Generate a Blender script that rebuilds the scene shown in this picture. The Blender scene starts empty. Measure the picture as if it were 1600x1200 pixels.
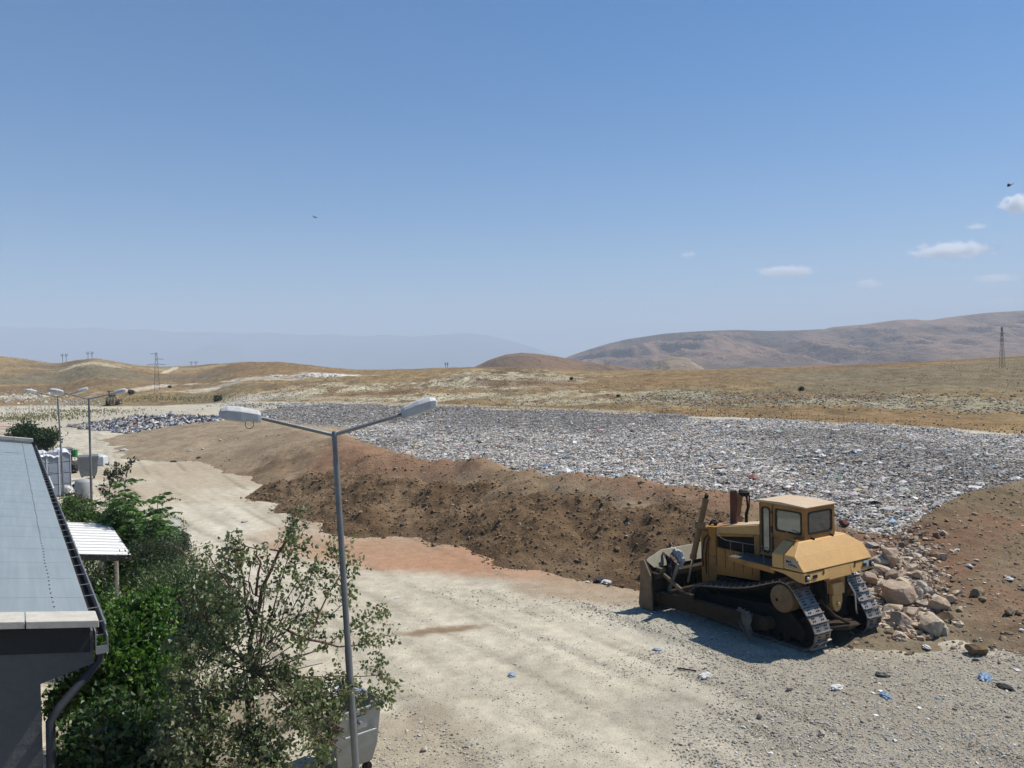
import bpy, bmesh, math, random
import numpy as np
from mathutils import Vector, Matrix
from mathutils.geometry import tessellate_polygon
RNG = np.random.default_rng(7); random.seed(7)
scn = bpy.context.scene
COL = scn.collection

# ------------------------------------------------------------------ camera
F = 1250.0; EYE = np.array([0, 0, 7.2])
PITCH = math.radians(1.146); ROLL = math.radians(1.2)
_fw = np.array([0, math.cos(PITCH), -math.sin(PITCH)]); _r0 = np.array([1.0, 0, 0]); _u0 = np.cross(_r0, _fw)
_up = _u0 * math.cos(ROLL) + _r0 * math.sin(ROLL); _rt = np.cross(_fw, _up)
cam_data = bpy.data.cameras.new("camera"); cam = bpy.data.objects.new("camera", cam_data); COL.objects.link(cam)
cam_data.sensor_width = 36; cam_data.lens = F / 1600 * 36; cam_data.clip_start = 0.1; cam_data.clip_end = 60000
M = Matrix.Identity(4)
for i in range(3):
    M[i][0] = _rt[i]; M[i][1] = _up[i]; M[i][2] = -_fw[i]; M[i][3] = EYE[i]
cam.matrix_world = M; scn.camera = cam

# ------------------------------------------------------------------ sky, sun, exposure
SUN_EL = math.radians(56); SUN_AZ = math.atan2(0.91, 0.415)      # azimuth from +Y towards +X
sund = np.array([math.sin(SUN_AZ) * math.cos(SUN_EL), math.cos(SUN_AZ) * math.cos(SUN_EL), math.sin(SUN_EL)])
world = bpy.data.worlds.new("World"); scn.world = world; world.use_nodes = True
wn = world.node_tree.nodes; wl = world.node_tree.links
bg = wn["Background"]; sky = wn.new("ShaderNodeTexSky"); sky.sky_type = 'NISHITA'; sky.sun_disc = False
sky.sun_elevation = SUN_EL; sky.sun_rotation = SUN_AZ; sky.altitude = 800; sky.air_density = 1.0; sky.dust_density = 0.7; sky.ozone_density = 3.0
hsv = wn.new('ShaderNodeHueSaturation'); hsv.inputs['Saturation'].default_value = 1.52
wl.new(sky.outputs[0], hsv.inputs['Color']); wl.new(hsv.outputs[0], bg.inputs[0]); bg.inputs[1].default_value = 0.078
sl = bpy.data.lights.new("sun", 'SUN'); sl.energy = 5.0; sl.angle = math.radians(0.5); sl.color = (1, 0.95, 0.87)
so = bpy.data.objects.new("sun", sl); COL.objects.link(so)
so.rotation_euler = Vector(sund).to_track_quat('Z', 'Y').to_euler()
scn.view_settings.view_transform = 'Standard'; scn.view_settings.look = 'None'
scn.view_settings.exposure = 0.46; scn.view_settings.gamma = 1
scn.render.engine = 'CYCLES'
cy = scn.cycles; cy.max_bounces = 6; cy.diffuse_bounces = 3; cy.glossy_bounces = 3; cy.transmission_bounces = 4
cy.transparent_max_bounces = 12; cy.volume_bounces = 12; cy.use_denoising = True

# ------------------------------------------------------------------ helpers: pixels of the 1600x1200 photo to points
def ray(px, py): return _fw + _rt * (px - 800) / F + _up * (600 - py) / F
def flat(px, py, z=0.0):
    d = ray(px, py); return EYE + d * ((z - EYE[2]) / d[2])
def at(px, py, Y):
    d = ray(px, py); return EYE + d * (Y / d[1])
def sr(r, g, b):
    f = lambda c: (c / 255 / 12.92) if c <= 10 else ((c / 255 + 0.055) / 1.055) ** 2.4
    return np.array([f(r), f(g), f(b)])
DF = np.array([-.53, .845, 0]); DF /= np.linalg.norm(DF); DR = np.array([DF[1], -DF[0], 0])   # the yard's long axis and its cross axis
YAW = math.atan2(-DF[0], DF[1])

# value noise
def _h(ix, iy, s):
    n = (ix.astype(np.int64) * 374761393 + iy.astype(np.int64) * 668265263 + s * 1442695041) & 0x7fffffff
    n = ((n ^ (n >> 13)) * 1274126177) & 0x7fffffff
    return ((n ^ (n >> 16)) & 0xffff) / 65535.0
def vn(x, y, s=0):
    x = np.asarray(x, float); y = np.asarray(y, float)
    ix = np.floor(x); iy = np.floor(y); fx = x - ix; fy = y - iy
    fx = fx * fx * (3 - 2 * fx); fy = fy * fy * (3 - 2 * fy)
    a = _h(ix, iy, s); b = _h(ix + 1, iy, s); c = _h(ix, iy + 1, s); d = _h(ix + 1, iy + 1, s)
    return (a * (1 - fx) + b * fx) * (1 - fy) + (c * (1 - fx) + d * fx) * fy
def fbm(x, y, o=4, s=0, g=0.5):
    t = 0; a = 1; n = 0
    for i in range(o):
        t = t + a * (vn(x * 2 ** i, y * 2 ** i, s + i) * 2 - 1); n += a; a *= g
    return t / n
def sst(a, b, x):
    t = np.clip((x - a) / (b - a), 0, 1); return t * t * (3 - 2 * t)
def mixc(a, b, t): return a + (b - a) * t[..., None]

# ------------------------------------------------------------------ materials
class NT:
    def __init__(s, name):
        s.m = bpy.data.materials.new(name); s.m.use_nodes = True; s.n = s.m.node_tree.nodes; s.l = s.m.node_tree.links
        s.p = s.n["Principled BSDF"]; s.out = s.n["Material Output"]
    def new(s, t, **k):
        o = s.n.new(t)
        for a, v in k.items(): setattr(o, a, v)
        return o
    def val(s, sock, v):
        if hasattr(v, 'is_output') or isinstance(v, bpy.types.NodeSocket): s.l.new(v, sock)
        else: sock.default_value = v
    def noise(s, scale, detail=4, rough=.6, coord=None, dist=0):
        n = s.new("ShaderNodeTexNoise"); n.inputs["Scale"].default_value = scale; n.inputs["Detail"].default_value = detail
        n.inputs["Roughness"].default_value = rough; n.inputs["Distortion"].default_value = dist
        if coord is not None: s.l.new(coord, n.inputs["Vector"])
        return n.outputs["Fac"]
    def ramp(s, fac, stops):
        r = s.new("ShaderNodeValToRGB"); e = r.color_ramp.elements
        while len(e) < len(stops): e.new(0.5)
        for k, (p, c) in enumerate(stops):
            e[k].position = p; e[k].color = (*c, 1) if len(c) == 3 else c
        s.l.new(fac, r.inputs[0]); return r.outputs[0]
    def mix(s, fac, a, b, mode='MIX'):
        m = s.new("ShaderNodeMix", data_type='RGBA', blend_type=mode)
        s.val(m.inputs[0], fac)
        for sock, v in ((m.inputs[6], a), (m.inputs[7], b)):
            if isinstance(v, bpy.types.NodeSocket): s.l.new(v, sock)
            else: sock.default_value = (*v[:3], 1)
        return m.outputs[2]
    def math(s, op, a, b=0.0):
        m = s.new("ShaderNodeMath", operation=op); s.val(m.inputs[0], a); s.val(m.inputs[1], b); return m.outputs[0]
    def obj(s): return s.new("ShaderNodeTexCoord").outputs["Object"]
    def attr(s, name='Col'): return s.new("ShaderNodeAttribute", attribute_name=name).outputs["Color"]
    def bump(s, h, strength=.3, dist=.05):
        b = s.new("ShaderNodeBump"); b.inputs["Strength"].default_value = strength; b.inputs["Distance"].default_value = dist
        s.l.new(h, b.inputs["Height"]); s.l.new(b.outputs[0], s.p.inputs["Normal"])
    def done(s, col, rough=.8, metal=0, spec=.3):
        s.val(s.p.inputs["Base Color"], (*col[:3], 1) if not isinstance(col, bpy.types.NodeSocket) else col)
        s.val(s.p.inputs["Roughness"], rough); s.val(s.p.inputs["Metallic"], metal); s.p.inputs["Specular IOR Level"].default_value = spec
        return s.m

def m_paint(name, col, dirt=(.16, .12, .08), amt=.5, rough=.5, scale=3., metal=0, spec=.4, bump=.05):
    col = tuple(np.array(col) * .83); dirt = tuple(np.array(dirt) * .83); t = NT(name); c = t.obj()
    n1 = t.noise(scale, 6, .65, c, .4); n2 = t.noise(scale * 9, 3, .6, c)
    f = t.ramp(t.math('ADD', t.math('MULTIPLY', n1, .75), t.math('MULTIPLY', n2, .3)), [(.46, (0, 0, 0)), (.72, (amt, amt, amt))])
    v = t.mix(t.ramp(n2, [(.3, (0, 0, 0)), (.7, (1, 1, 1))]), tuple(np.array(col) * .9), tuple(np.minimum(np.array(col) * 1.08, .95)))
    cc = t.mix(f, v, dirt)
    t.bump(n2, .15, bump)
    return t.done(cc, t.math('ADD', t.math('MULTIPLY', n1, .3), rough - .15), metal, spec)
def m_attr(name, scale=8., var=.35, rough=.9, bump=.5, bdist=.05, spec=.15, fine=40., thick=None):
    t = NT(name); c = t.obj()
    n1 = t.noise(scale, 6, .7, c); n2 = t.noise(fine, 3, .7, c)
    g = t.ramp(t.math('ADD', t.math('MULTIPLY', n1, .55), t.math('MULTIPLY', n2, .45)), [(.32, ((1 - var) * .82,) * 3), (.68, ((1 + var * .6) * .82,) * 3)])
    col = t.mix(1.0, t.attr(), g, 'MULTIPLY')
    t.bump(t.math('ADD', n1, t.math('MULTIPLY', n2, .5)), bump, bdist)
    return t.done(col, rough, 0, spec)
def m_leaf(name, a, b, c3=None):
    t = NT(name)
    t.n.remove(t.p)
    col = t.attr()
    d = t.new("ShaderNodeBsdfDiffuse"); tr = t.new("ShaderNodeBsdfTranslucent"); g = t.new("ShaderNodeBsdfGlossy"); g.inputs["Roughness"].default_value = .45
    t.l.new(col, d.inputs[0]); t.l.new(t.mix(1.0, col, (1.1, 1.5, .5), 'MULTIPLY'), tr.inputs[0])
    g.inputs[0].default_value = (.6, .65, .6, 1)
    m1 = t.new("ShaderNodeMixShader"); m1.inputs[0].default_value = .3; t.l.new(d.outputs[0], m1.inputs[1]); t.l.new(tr.outputs[0], m1.inputs[2])
    m2 = t.new("ShaderNodeMixShader"); m2.inputs[0].default_value = .05; t.l.new(m1.outputs[0], m2.inputs[1]); t.l.new(g.outputs[0], m2.inputs[2])
    t.l.new(m2.outputs[0], t.out.inputs[0]); return t.m
MAT = {}
MAT['ground'] = m_attr('dry_ground', 2.2, .34, .95, .7, .05, .1, 26.)
MAT['soil'] = m_attr('loose_soil', 2.2, .42, .97, .9, .10, .05, 16.)
MAT['slope'] = m_attr('far_slope', .6, .42, .97, .8, .4, .05, 3.0)
MAT['hill'] = m_attr('hill_land', .010, .34, 1, .8, 15, .0, .05)
MAT['waste'] = m_attr('waste_mix', 3., .2, .7, .3, .03, .3, 20.)
MAT['stone'] = m_attr('stone', 2.5, .35, .92, .7, .05, .15, 14.)
MAT['leaf'] = m_leaf('leaf', None, None)
MAT['bark'] = m_paint('bark', (.16, .11, .085), (.3, .27, .24), .6, .9, 6)
MAT['bark_red'] = m_paint('bark_red', (.15, .075, .055), (.26, .22, .2), .5, .85, 6)
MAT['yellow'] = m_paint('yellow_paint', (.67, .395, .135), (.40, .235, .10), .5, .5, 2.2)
MAT['yellow_dirty_shade'] = m_paint('dirty_shaded_yellow_paint', (.46, .215, .046), (.16, .095, .05), .9, .65, 2.5)  # dirt patches over a yellow darkened and reddened to paint in shade
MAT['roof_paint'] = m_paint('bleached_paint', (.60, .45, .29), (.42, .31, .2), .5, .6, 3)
MAT['blade'] = m_paint('muddy_steel', (.23, .155, .09), (.10, .075, .05), .8, .75, 2.5)
MAT['cover'] = m_paint('worn_cover', (.33, .30, .22), (.2, .16, .11), .6, .9, 3)
MAT['mud'] = m_paint('dried_mud', (.20, .15, .10), (.1, .075, .055), .6, .95, 4, 0, .1, .2)
MAT['mud_shade'] = m_paint('shaded_mud', (.058, .042, .028), (.03, .024, .018), .7, .9, 4, 0, .1, .2)  # mud with the shade on blade back and push arms put into its colour
MAT['drive'] = m_paint('muddy_yellow_cast', (.25, .155, .075), (.15, .10, .06), .9, .75, 3)
MAT['dark'] = m_paint('oily_steel', (.016, .014, .013), (.045, .034, .025), .6, .85, 3, 0, .15)
MAT['black'] = m_paint('black_rubber', (.012, .012, .012), (.05, .045, .04), .4, .6, 5)
MAT['shoe'] = m_paint('worn_steel', (.31, .295, .275), (.19, .12, .072), 1.0, .45, 7, .5)
MAT['exhaust'] = m_paint('rusted_exhaust', (.115, .035, .022), (.06, .03, .02), .7, .7, 5)
MAT['deck'] = m_paint('tread_plate', (.13, .13, .125), (.22, .18, .13), .6, .6, 6, .3)
MAT['rod'] = m_paint('chrome_rod', (.6, .6, .6), (.3, .25, .2), .4, .3, 6, .9)
MAT['galv'] = m_paint('galvanised', (.40, .42, .425), (.27, .27, .26), .5, .45, 5, .55)
MAT['galv_d'] = m_paint('weathered_galvanised', (.25, .26, .265), (.15, .147, .14), .6, .5, 6, .4)
MAT['lampgrey'] = m_paint('lamp_shell', (.62, .62, .61), (.34, .32, .29), .6, .5, 9)
MAT['lens'] = m_paint('lamp_lens', (.62, .63, .62), (.4, .38, .33), .4, .2, 8)
MAT['white'] = m_paint('white_sheet', (.88, .87, .85), (.7, .67, .62), .2, .45, 2)
MAT['render'] = m_paint('grey_render', (.145, .147, .148), (.12, .12, .12), .4, .9, 1.5, 0, .1)
MAT['fascia'] = m_paint('dark_fascia', (.028, .03, .036), (.02, .02, .022), .3, .8, 2)
MAT['coping'] = m_paint('stone_coping', (.56, .53, .47), (.33, .31, .27), .6, .85, 7, 0, .1, .1)
MAT['pipe'] = m_paint('grey_pipe', (.05, .053, .06), (.035, .035, .035), .4, .5, 5)
MAT['pvc'] = m_paint('white_pipe', (.74, .74, .72), (.45, .4, .3), .45, .4, 3)
MAT['green'] = m_paint('green_plastic', (.03, .30, .07), (.05, .15, .05), .4, .5, 4)
MAT['film'] = m_paint('stretch_film', (.66, .69, .72), (.48, .5, .52), .5, .3, 4)
MAT['block'] = m_paint('wrapped_block', (.30, .34, .40), (.2, .22, .26), .5, .45, 2)
MAT['wood'] = m_paint('weathered_board', (.36, .28, .19), (.2, .16, .11), .5, .85, 5)
MAT['rag_w'] = m_paint('white_cloth', (.62, .61, .58), (.3, .26, .22), .5, .9, 6)
MAT['rag_d'] = m_paint('dark_cloth', (.03, .03, .03), (.09, .07, .06), .5, .9, 6)
MAT['rag_m'] = m_paint('muddy_cloth', (.17, .155, .135), (.08, .07, .055), .6, .95, 6)
MAT['blue'] = m_paint('blue_film', (.10, .22, .38), (.28, .27, .25), .7, .5, 6)
MAT['bluegrey'] = m_paint('faded_blue_film', (.26, .32, .38), (.35, .34, .32), .5, .5, 6)
MAT['redc'] = m_paint('red_sheet', (.55, .10, .06), (.5, .2, .15), .3, .6, 2)
MAT['decal'] = m_paint('worn_decal', (.50, .42, .33), (.22, .13, .08), .9, .6, 14)
MAT['sticker'] = m_paint('pale_sticker', (.42, .48, .55), (.16, .24, .34), .9, .6, 16)
MAT['lamp_white'] = m_paint('headlamp_glass', (.75, .75, .72), (.5, .5, .5), .3, .15, 8)
MAT['pale_yellow'] = m_paint('pale_machine', (.46, .37, .22), (.3, .22, .13), .8, .8, 2)
MAT['bird'] = m_paint('dark_feathers', (.035, .03, .028), (.07, .06, .05), .5, .8, 6)
MAT['pylon'] = m_paint('pylon_steel', (.11, .11, .115), (.07, .065, .06), .4, .6, 2, .3)
MAT['grey_drum'] = m_paint('grey_plastic', (.36, .37, .37), (.24, .23, .21), .5, .6, 3)
def m_roof():
    t = NT('blue_grey_sheet'); c = t.obj()
    n1 = t.noise(.7, 6, .6, c); n2 = t.noise(25, 3, .6, c)
    sep = t.new("ShaderNodeSeparateXYZ"); t.l.new(c, sep.inputs[0])
    mp = t.new("ShaderNodeMapping"); mp.inputs["Scale"].default_value = (3.5, .12, 1); t.l.new(c, mp.inputs[0])
    st = t.noise(4, 4, .6, mp.outputs[0])
    base = t.mix(t.ramp(n1, [(.35, (0, 0, 0)), (.7, (1, 1, 1))]), (.21, .247, .252), (.242, .28, .284))
    base = t.mix(t.ramp(st, [(.42, (0, 0, 0)), (.75, (.7,) * 3)]), base, (.30, .33, .33))
    base = t.mix(t.ramp(n2, [(.66, (0, 0, 0)), (.74, (.5,) * 3)]), base, (.12, .13, .13))
    t.bump(n1, .1, .02)
    return t.done(base, .42, .15, .4)
MAT['roof'] = m_roof()
def m_glass():
    t = NT('cab_glass'); t.n.remove(t.p)
    g = t.new("ShaderNodeBsdfGlossy"); g.inputs["Roughness"].default_value = .04; g.inputs[0].default_value = (.9, .95, .95, 1)
    tr = t.new("ShaderNodeBsdfTransparent"); tr.inputs[0].default_value = (.42, .46, .42, 1)
    d = t.new("ShaderNodeBsdfDiffuse"); d.inputs[0].default_value = (.27, .30, .26, 1)
    fr = t.new("ShaderNodeFresnel"); fr.inputs[0].default_value = 1.5
    m1 = t.new("ShaderNodeMixShader"); m1.inputs[0].default_value = .45; t.l.new(tr.outputs[0], m1.inputs[1]); t.l.new(d.outputs[0], m1.inputs[2])
    m2 = t.new("ShaderNodeMixShader"); t.l.new(t.math('ADD', fr.outputs[0], .10), m2.inputs[0]); t.l.new(m1.outputs[0], m2.inputs[1]); t.l.new(g.outputs[0], m2.inputs[2])
    t.l.new(m2.outputs[0], t.out.inputs[0]); return t.m
MAT['glass'] = m_glass()

# ------------------------------------------------------------------ mesh helpers
def tag(o, label=None, cat=None, group=None, kind=None):
    if label: o['label'] = label
    if cat: o['category'] = cat
    if group: o['group'] = group
    if kind: o['kind'] = kind
    return o
def empty(name, loc, rz=0, label=None, cat=None, group=None):
    o = bpy.data.objects.new(name, None); COL.objects.link(o); o.location = [float(v) for v in loc]; o.rotation_euler = (0, 0, rz)
    o.empty_display_size = .2
    return tag(o, label, cat, group)
def np_mesh(name, V, faces, mats, colors=None, smooth=False, mi=None, parent=None):
    """V (n,3); faces: (m,3) or (m,4) int array or a list of such arrays; colors per vertex (n,3)"""
    me = bpy.data.meshes.new(name)
    if not isinstance(faces, list): faces = [faces]
    faces = [f for f in faces if len(f)]
    V = np.ascontiguousarray(V, np.float32)
    me.vertices.add(len(V)); me.vertices.foreach_set('co', V.ravel())
    lv = np.concatenate([f.ravel() for f in faces]).astype(np.int32)
    tot = np.concatenate([np.full(len(f), f.shape[1]) for f in faces]).astype(np.int32)
    st = np.concatenate([[0], np.cumsum(tot)[:-1]]).astype(np.int32)
    me.loops.add(len(lv)); me.loops.foreach_set('vertex_index', lv)
    me.polygons.add(len(tot)); me.polygons.foreach_set('loop_start', st)
    try: me.polygons.foreach_set('loop_total', tot)
    except Exception: pass
    if mi is not None: me.polygons.foreach_set('material_index', np.asarray(mi, np.int32))
    me.polygons.foreach_set('use_smooth', np.full(len(tot), bool(smooth)))
    if colors is not None:
        a = me.color_attributes.new('Col', 'FLOAT_COLOR', 'POINT')
        c = np.ones((len(V), 4), np.float32); c[:, :3] = colors; a.data.foreach_set('color', c.ravel())
    me.update(calc_edges=True); me.validate()
    for m in (mats if isinstance(mats, (list, tuple)) else [mats]): me.materials.append(MAT[m])
    o = bpy.data.objects.new(name, me); COL.objects.link(o)
    if parent is not None: o.parent = parent
    return o
class MB:
    def __init__(s): s.v = []; s.f = []; s.m = []; s.k = 0
    def add(s, V, Fs, m=0):
        b = len(s.v); s.v += [tuple(map(float, p)) for p in V]
        for f in Fs: s.f.append([b + i for i in f]); s.m.append(m)
        return s
    def box(s, lo, hi, m=0, R=None, c=None):
        x0, y0, z0 = lo; x1, y1, z1 = hi
        V = np.array([(x0, y0, z0), (x1, y0, z0), (x1, y1, z0), (x0, y1, z0), (x0, y0, z1), (x1, y0, z1), (x1, y1, z1), (x0, y1, z1)], float)
        if R is not None: V = V @ np.array(R).T
        if c is not None: V = V + np.array(c)
        return s.add(V, [(3, 2, 1, 0), (4, 5, 6, 7), (0, 1, 5, 4), (1, 2, 6, 5), (2, 3, 7, 6), (3, 0, 4, 7)], m)
    def prism(s, poly, a0, a1, axis='x', m=0):
        """poly of (u,w) extruded along axis: x -> (a,u,w), y -> (u,a,w), z -> (u,w,a)"""
        f = {'x': lambda u, w, a: (a, u, w), 'y': lambda u, w, a: (u, a, w), 'z': lambda u, w, a: (u, w, a)}[axis]
        n = len(poly); V = [f(u, w, a0) for u, w in poly] + [f(u, w, a1) for u, w in poly]
        Fs = [list(range(n))[::-1], list(range(n, 2 * n))] + [(i, (i + 1) % n, n + (i + 1) % n, n + i) for i in range(n)]
        return s.add(V, Fs, m)
    def tube(s, pts, rad, n=10, m=0, caps=True):
        P = [np.array(p, float) for p in pts]; k = len(P)
        rad = [rad] * k if np.isscalar(rad) else list(rad)
        V = []; prev = None
        for i, p in enumerate(P):
            d = P[min(i + 1, k - 1)] - P[max(i - 1, 0)]; d /= np.linalg.norm(d) + 1e-9
            a = prev if prev is not None else (np.array([0, 0, 1.]) if abs(d[2]) < .9 else np.array([1., 0, 0]))
            u = a - d * (a @ d); u /= np.linalg.norm(u) + 1e-9; prev = u; w = np.cross(d, u)
            V += [p + rad[i] * (u * math.cos(2 * math.pi * j / n) + w * math.sin(2 * math.pi * j / n)) for j in range(n)]
        Fs = [(i * n + j, i * n + (j + 1) % n, (i + 1) * n + (j + 1) % n, (i + 1) * n + j) for i in range(k - 1) for j in range(n)]
        if caps: Fs += [list(range(n))[::-1], [(k - 1) * n + j for j in range(n)]]
        return s.add(V, Fs, m)
    def lathe(s, prof, c, axis='z', n=24, m=0):
        """prof of (radius, height) about axis through c"""
        V = []
        for r, h in prof:
            for j in range(n):
                a = 2 * math.pi * j / n; p = (r * math.cos(a), r * math.sin(a), h)
                if axis == 'x': p = (h, p[0], p[1])
                elif axis == 'y': p = (p[0], h, p[1])
                V.append(np.array(p) + np.array(c))
        k = len(prof)
        Fs = [(i * n + j, i * n + (j + 1) % n, (i + 1) * n + (j + 1) % n, (i + 1) * n + j) for i in range(k - 1) for j in range(n)]
        Fs += [list(range(n))[::-1], [(k - 1) * n + j for j in range(n)]]
        return s.add(V, Fs, m)
    def hull(s, pts, m=0):
        bm = bmesh.new()
        for p in pts: bm.verts.new(p)
        r = bmesh.ops.convex_hull(bm, input=bm.verts[:])
        bmesh.ops.delete(bm, geom=[v for v in bm.verts if not v.link_faces], context='VERTS')
        bmesh.ops.dissolve_limit(bm, angle_limit=.03, verts=bm.verts[:], edges=bm.edges[:])
        bm.verts.index_update(); s.add([v.co for v in bm.verts], [[v.index for v in f.verts] for f in bm.faces], m); bm.free(); return s
    def holed(s, outer, holes, to3, th, m=0):
        """flat panel with holes; to3(u,w,d) places it, d from 0 to th"""
        loops = [outer] + holes; tri = tessellate_polygon([[Vector((u, w, 0)) for u, w in L] for L in loops])
        P = [p for L in loops for p in L]; n = len(P)
        V = [to3(u, w, 0) for u, w in P] + [to3(u, w, th) for u, w in P]
        Fs = [t for t in tri] + [tuple(n + i for i in t[::-1]) for t in tri]; b = 0
        for L in loops:
            k = len(L); Fs += [(b + i, b + (i + 1) % k, n + b + (i + 1) % k, n + b + i) for i in range(k)]; b += k
        return s.add(V, Fs, m)
    def build(s, name, mats, parent=None, bevel=0, smooth=None):
        me = bpy.data.meshes.new(name); me.from_pydata(s.v, [], s.f); me.update()
        for m in (mats if isinstance(mats, (list, tuple)) else [mats]): me.materials.append(MAT[m])
        me.polygons.foreach_set('material_index', s.m)
        bm = bmesh.new(); bm.from_mesh(me); bmesh.ops.recalc_face_normals(bm, faces=bm.faces[:]); bm.to_mesh(me); bm.free()
        if smooth is not None:
            me.polygons.foreach_set('use_smooth', [True] * len(me.polygons))
            try: me.set_sharp_from_angle(angle=math.radians(smooth))
            except Exception: pass
        o = bpy.data.objects.new(name, me); COL.objects.link(o)
        if parent is not None: o.parent = parent
        if bevel:
            b = o.modifiers.new('bevel', 'BEVEL'); b.width = bevel; b.segments = 2; b.limit_method = 'ANGLE'; b.angle_limit = math.radians(35)
        return o
def copy_tree(o, parent=None):
    c = o.copy(); COL.objects.link(c)
    if parent is not None: c.parent = parent
    for ch in list(o.children): copy_tree(ch, c)
    return c
def rrect(u0, w0, u1, w1, r=.06, n=4):
    P = []
    for cx, cw, a0 in ((u1 - r, w1 - r, 0), (u0 + r, w1 - r, 90), (u0 + r, w0 + r, 180), (u1 - r, w0 + r, 270)):
        for k in range(n + 1):
            a = math.radians(a0 + 90 * k / n); P.append((cx + r * math.cos(a), cw + r * math.sin(a)))
    return P
def ico(sub=1):
    bm = bmesh.new(); bmesh.ops.create_icosphere(bm, subdivisions=sub, radius=1)
    V = np.array([v.co for v in bm.verts]); Fc = np.array([[v.index for v in f.verts] for f in bm.faces]); bm.free(); return V, Fc
ICO1 = ico(1); ICO2 = ico(2); ICO3 = ico(3)
def rot_rand(n):
    q = RNG.normal(size=(n, 4)); q /= np.linalg.norm(q, axis=1)[:, None]; w, x, y, z = q.T
    return np.stack([np.stack([1 - 2 * (y * y + z * z), 2 * (x * y - z * w), 2 * (x * z + y * w)], -1),
                     np.stack([2 * (x * y + z * w), 1 - 2 * (x * x + z * z), 2 * (y * z - x * w)], -1),
                     np.stack([2 * (x * z - y * w), 2 * (y * z + x * w), 1 - 2 * (x * x + y * y)], -1)], 1)
def pebbles(P, S, C, flatness=.7):
    """angular little stones at P with sizes S and colours C"""
    n = len(P); T, Fc = ICO1; k = len(T)
    J = T[None] * (1 + RNG.uniform(-.38, .3, (n, k, 1))) * RNG.uniform(.6, 1.25, (n, 1, 3))
    V = np.einsum('nij,nkj->nki', rot_rand(n), J); V[..., 2] *= flatness
    V = V * S[:, None, None] + P[:, None, :]
    Fa = Fc[None] + (np.arange(n) * k)[:, None, None]
    return V.reshape(-1, 3), Fa.reshape(-1, 3), np.repeat(C, k, 0)
def scraps(P, S, C, lift=.35, spread=1.0):
    """crumpled sheets, bags and flat bits: a four-sided tent each"""
    n = len(P); a = RNG.uniform(0, 6.28, n); el = RNG.uniform(.45, 1.0, n)
    base = np.array([(-1, -1), (1, -1), (1, 1), (-1, 1), (0, 0)], float)
    q = base[None] * np.stack([np.ones(n), el], -1)[:, None] + RNG.uniform(-.45, .45, (n, 5, 2))
    x = q[..., 0] * np.cos(a)[:, None] - q[..., 1] * np.sin(a)[:, None]; y = q[..., 0] * np.sin(a)[:, None] + q[..., 1] * np.cos(a)[:, None]
    z = RNG.uniform(-.3, .55, (n, 5)); z[:, 4] += RNG.uniform(.1, 1.0, n) * 1.2
    V = np.stack([x * spread, y * spread, z * lift * 1.6], -1) * S[:, None, None] * .6 + P[:, None]
    Fc = np.array([(0, 1, 4), (1, 2, 4), (2, 3, 4), (3, 0, 4)])
    Fa = Fc[None] + (np.arange(n) * 5)[:, None, None]
    return V.reshape(-1, 3), Fa.reshape(-1, 3), np.repeat(C, 5, 0)
def palette(n, cols, w):
    w = np.array(w, float); i = RNG.choice(len(cols), n, p=w / w.sum())
    c = np.array(cols)[i] * RNG.uniform(.75, 1.2, (n, 1)); return np.clip(c, 0, .9)

# ------------------------------------------------------------------ the land
def U(px): return (px - 800) / F
def lerp_tab(u, tab, k): 
    t = np.array(tab, float); return np.interp(u, U(t[:, 0]), t[:, k])
# skyline of the near slopes: photo column, row, distance in metres
SKY = [(-1200, 540, 420), (-400, 545, 520), (0, 556, 600), (50, 563, 600), (90, 569, 590), (120, 562, 540), (150, 559, 520), (190, 566, 520), (215, 571, 550), (260, 573, 600),
       (300, 572, 600), (330, 569, 540), (380, 565, 480), (440, 566, 450), (500, 572, 420), (560, 578, 400), (650, 577, 380), (740, 573, 330), (830, 574.5, 320),
       (900, 578, 320), (1000, 579, 300), (1100, 577.5, 280), (1200, 574, 260), (1300, 571, 250), (1400, 567, 240), (1500, 562, 230), (1600, 556, 220), (2000, 540, 200), (2800, 520, 160)]
SKY = [(c, y, Y, at(c, y, Y)[2]) for c, y, Y in SKY]
ZW = 1.0                                        # height of the waste fill
# far edge of the fill / foot of the slopes: photo column, row
EDGE = [(-1200, 640, 0), (-300, 640, 0), (0, 636, 0), (60, 634, 0), (180, 636, 0), (250, 635, 0), (330, 631, 0), (380, 628, ZW), (430, 629, ZW), (600, 633, ZW), (800, 640, ZW), (1000, 648, ZW), (1200, 656, ZW), (1400, 667, ZW), (1600, 680, ZW), (1900, 700, ZW), (2800, 760, ZW)]
EDGE = [(c, y, z, flat(c, y, z)[1]) for c, y, z in EDGE]
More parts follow.
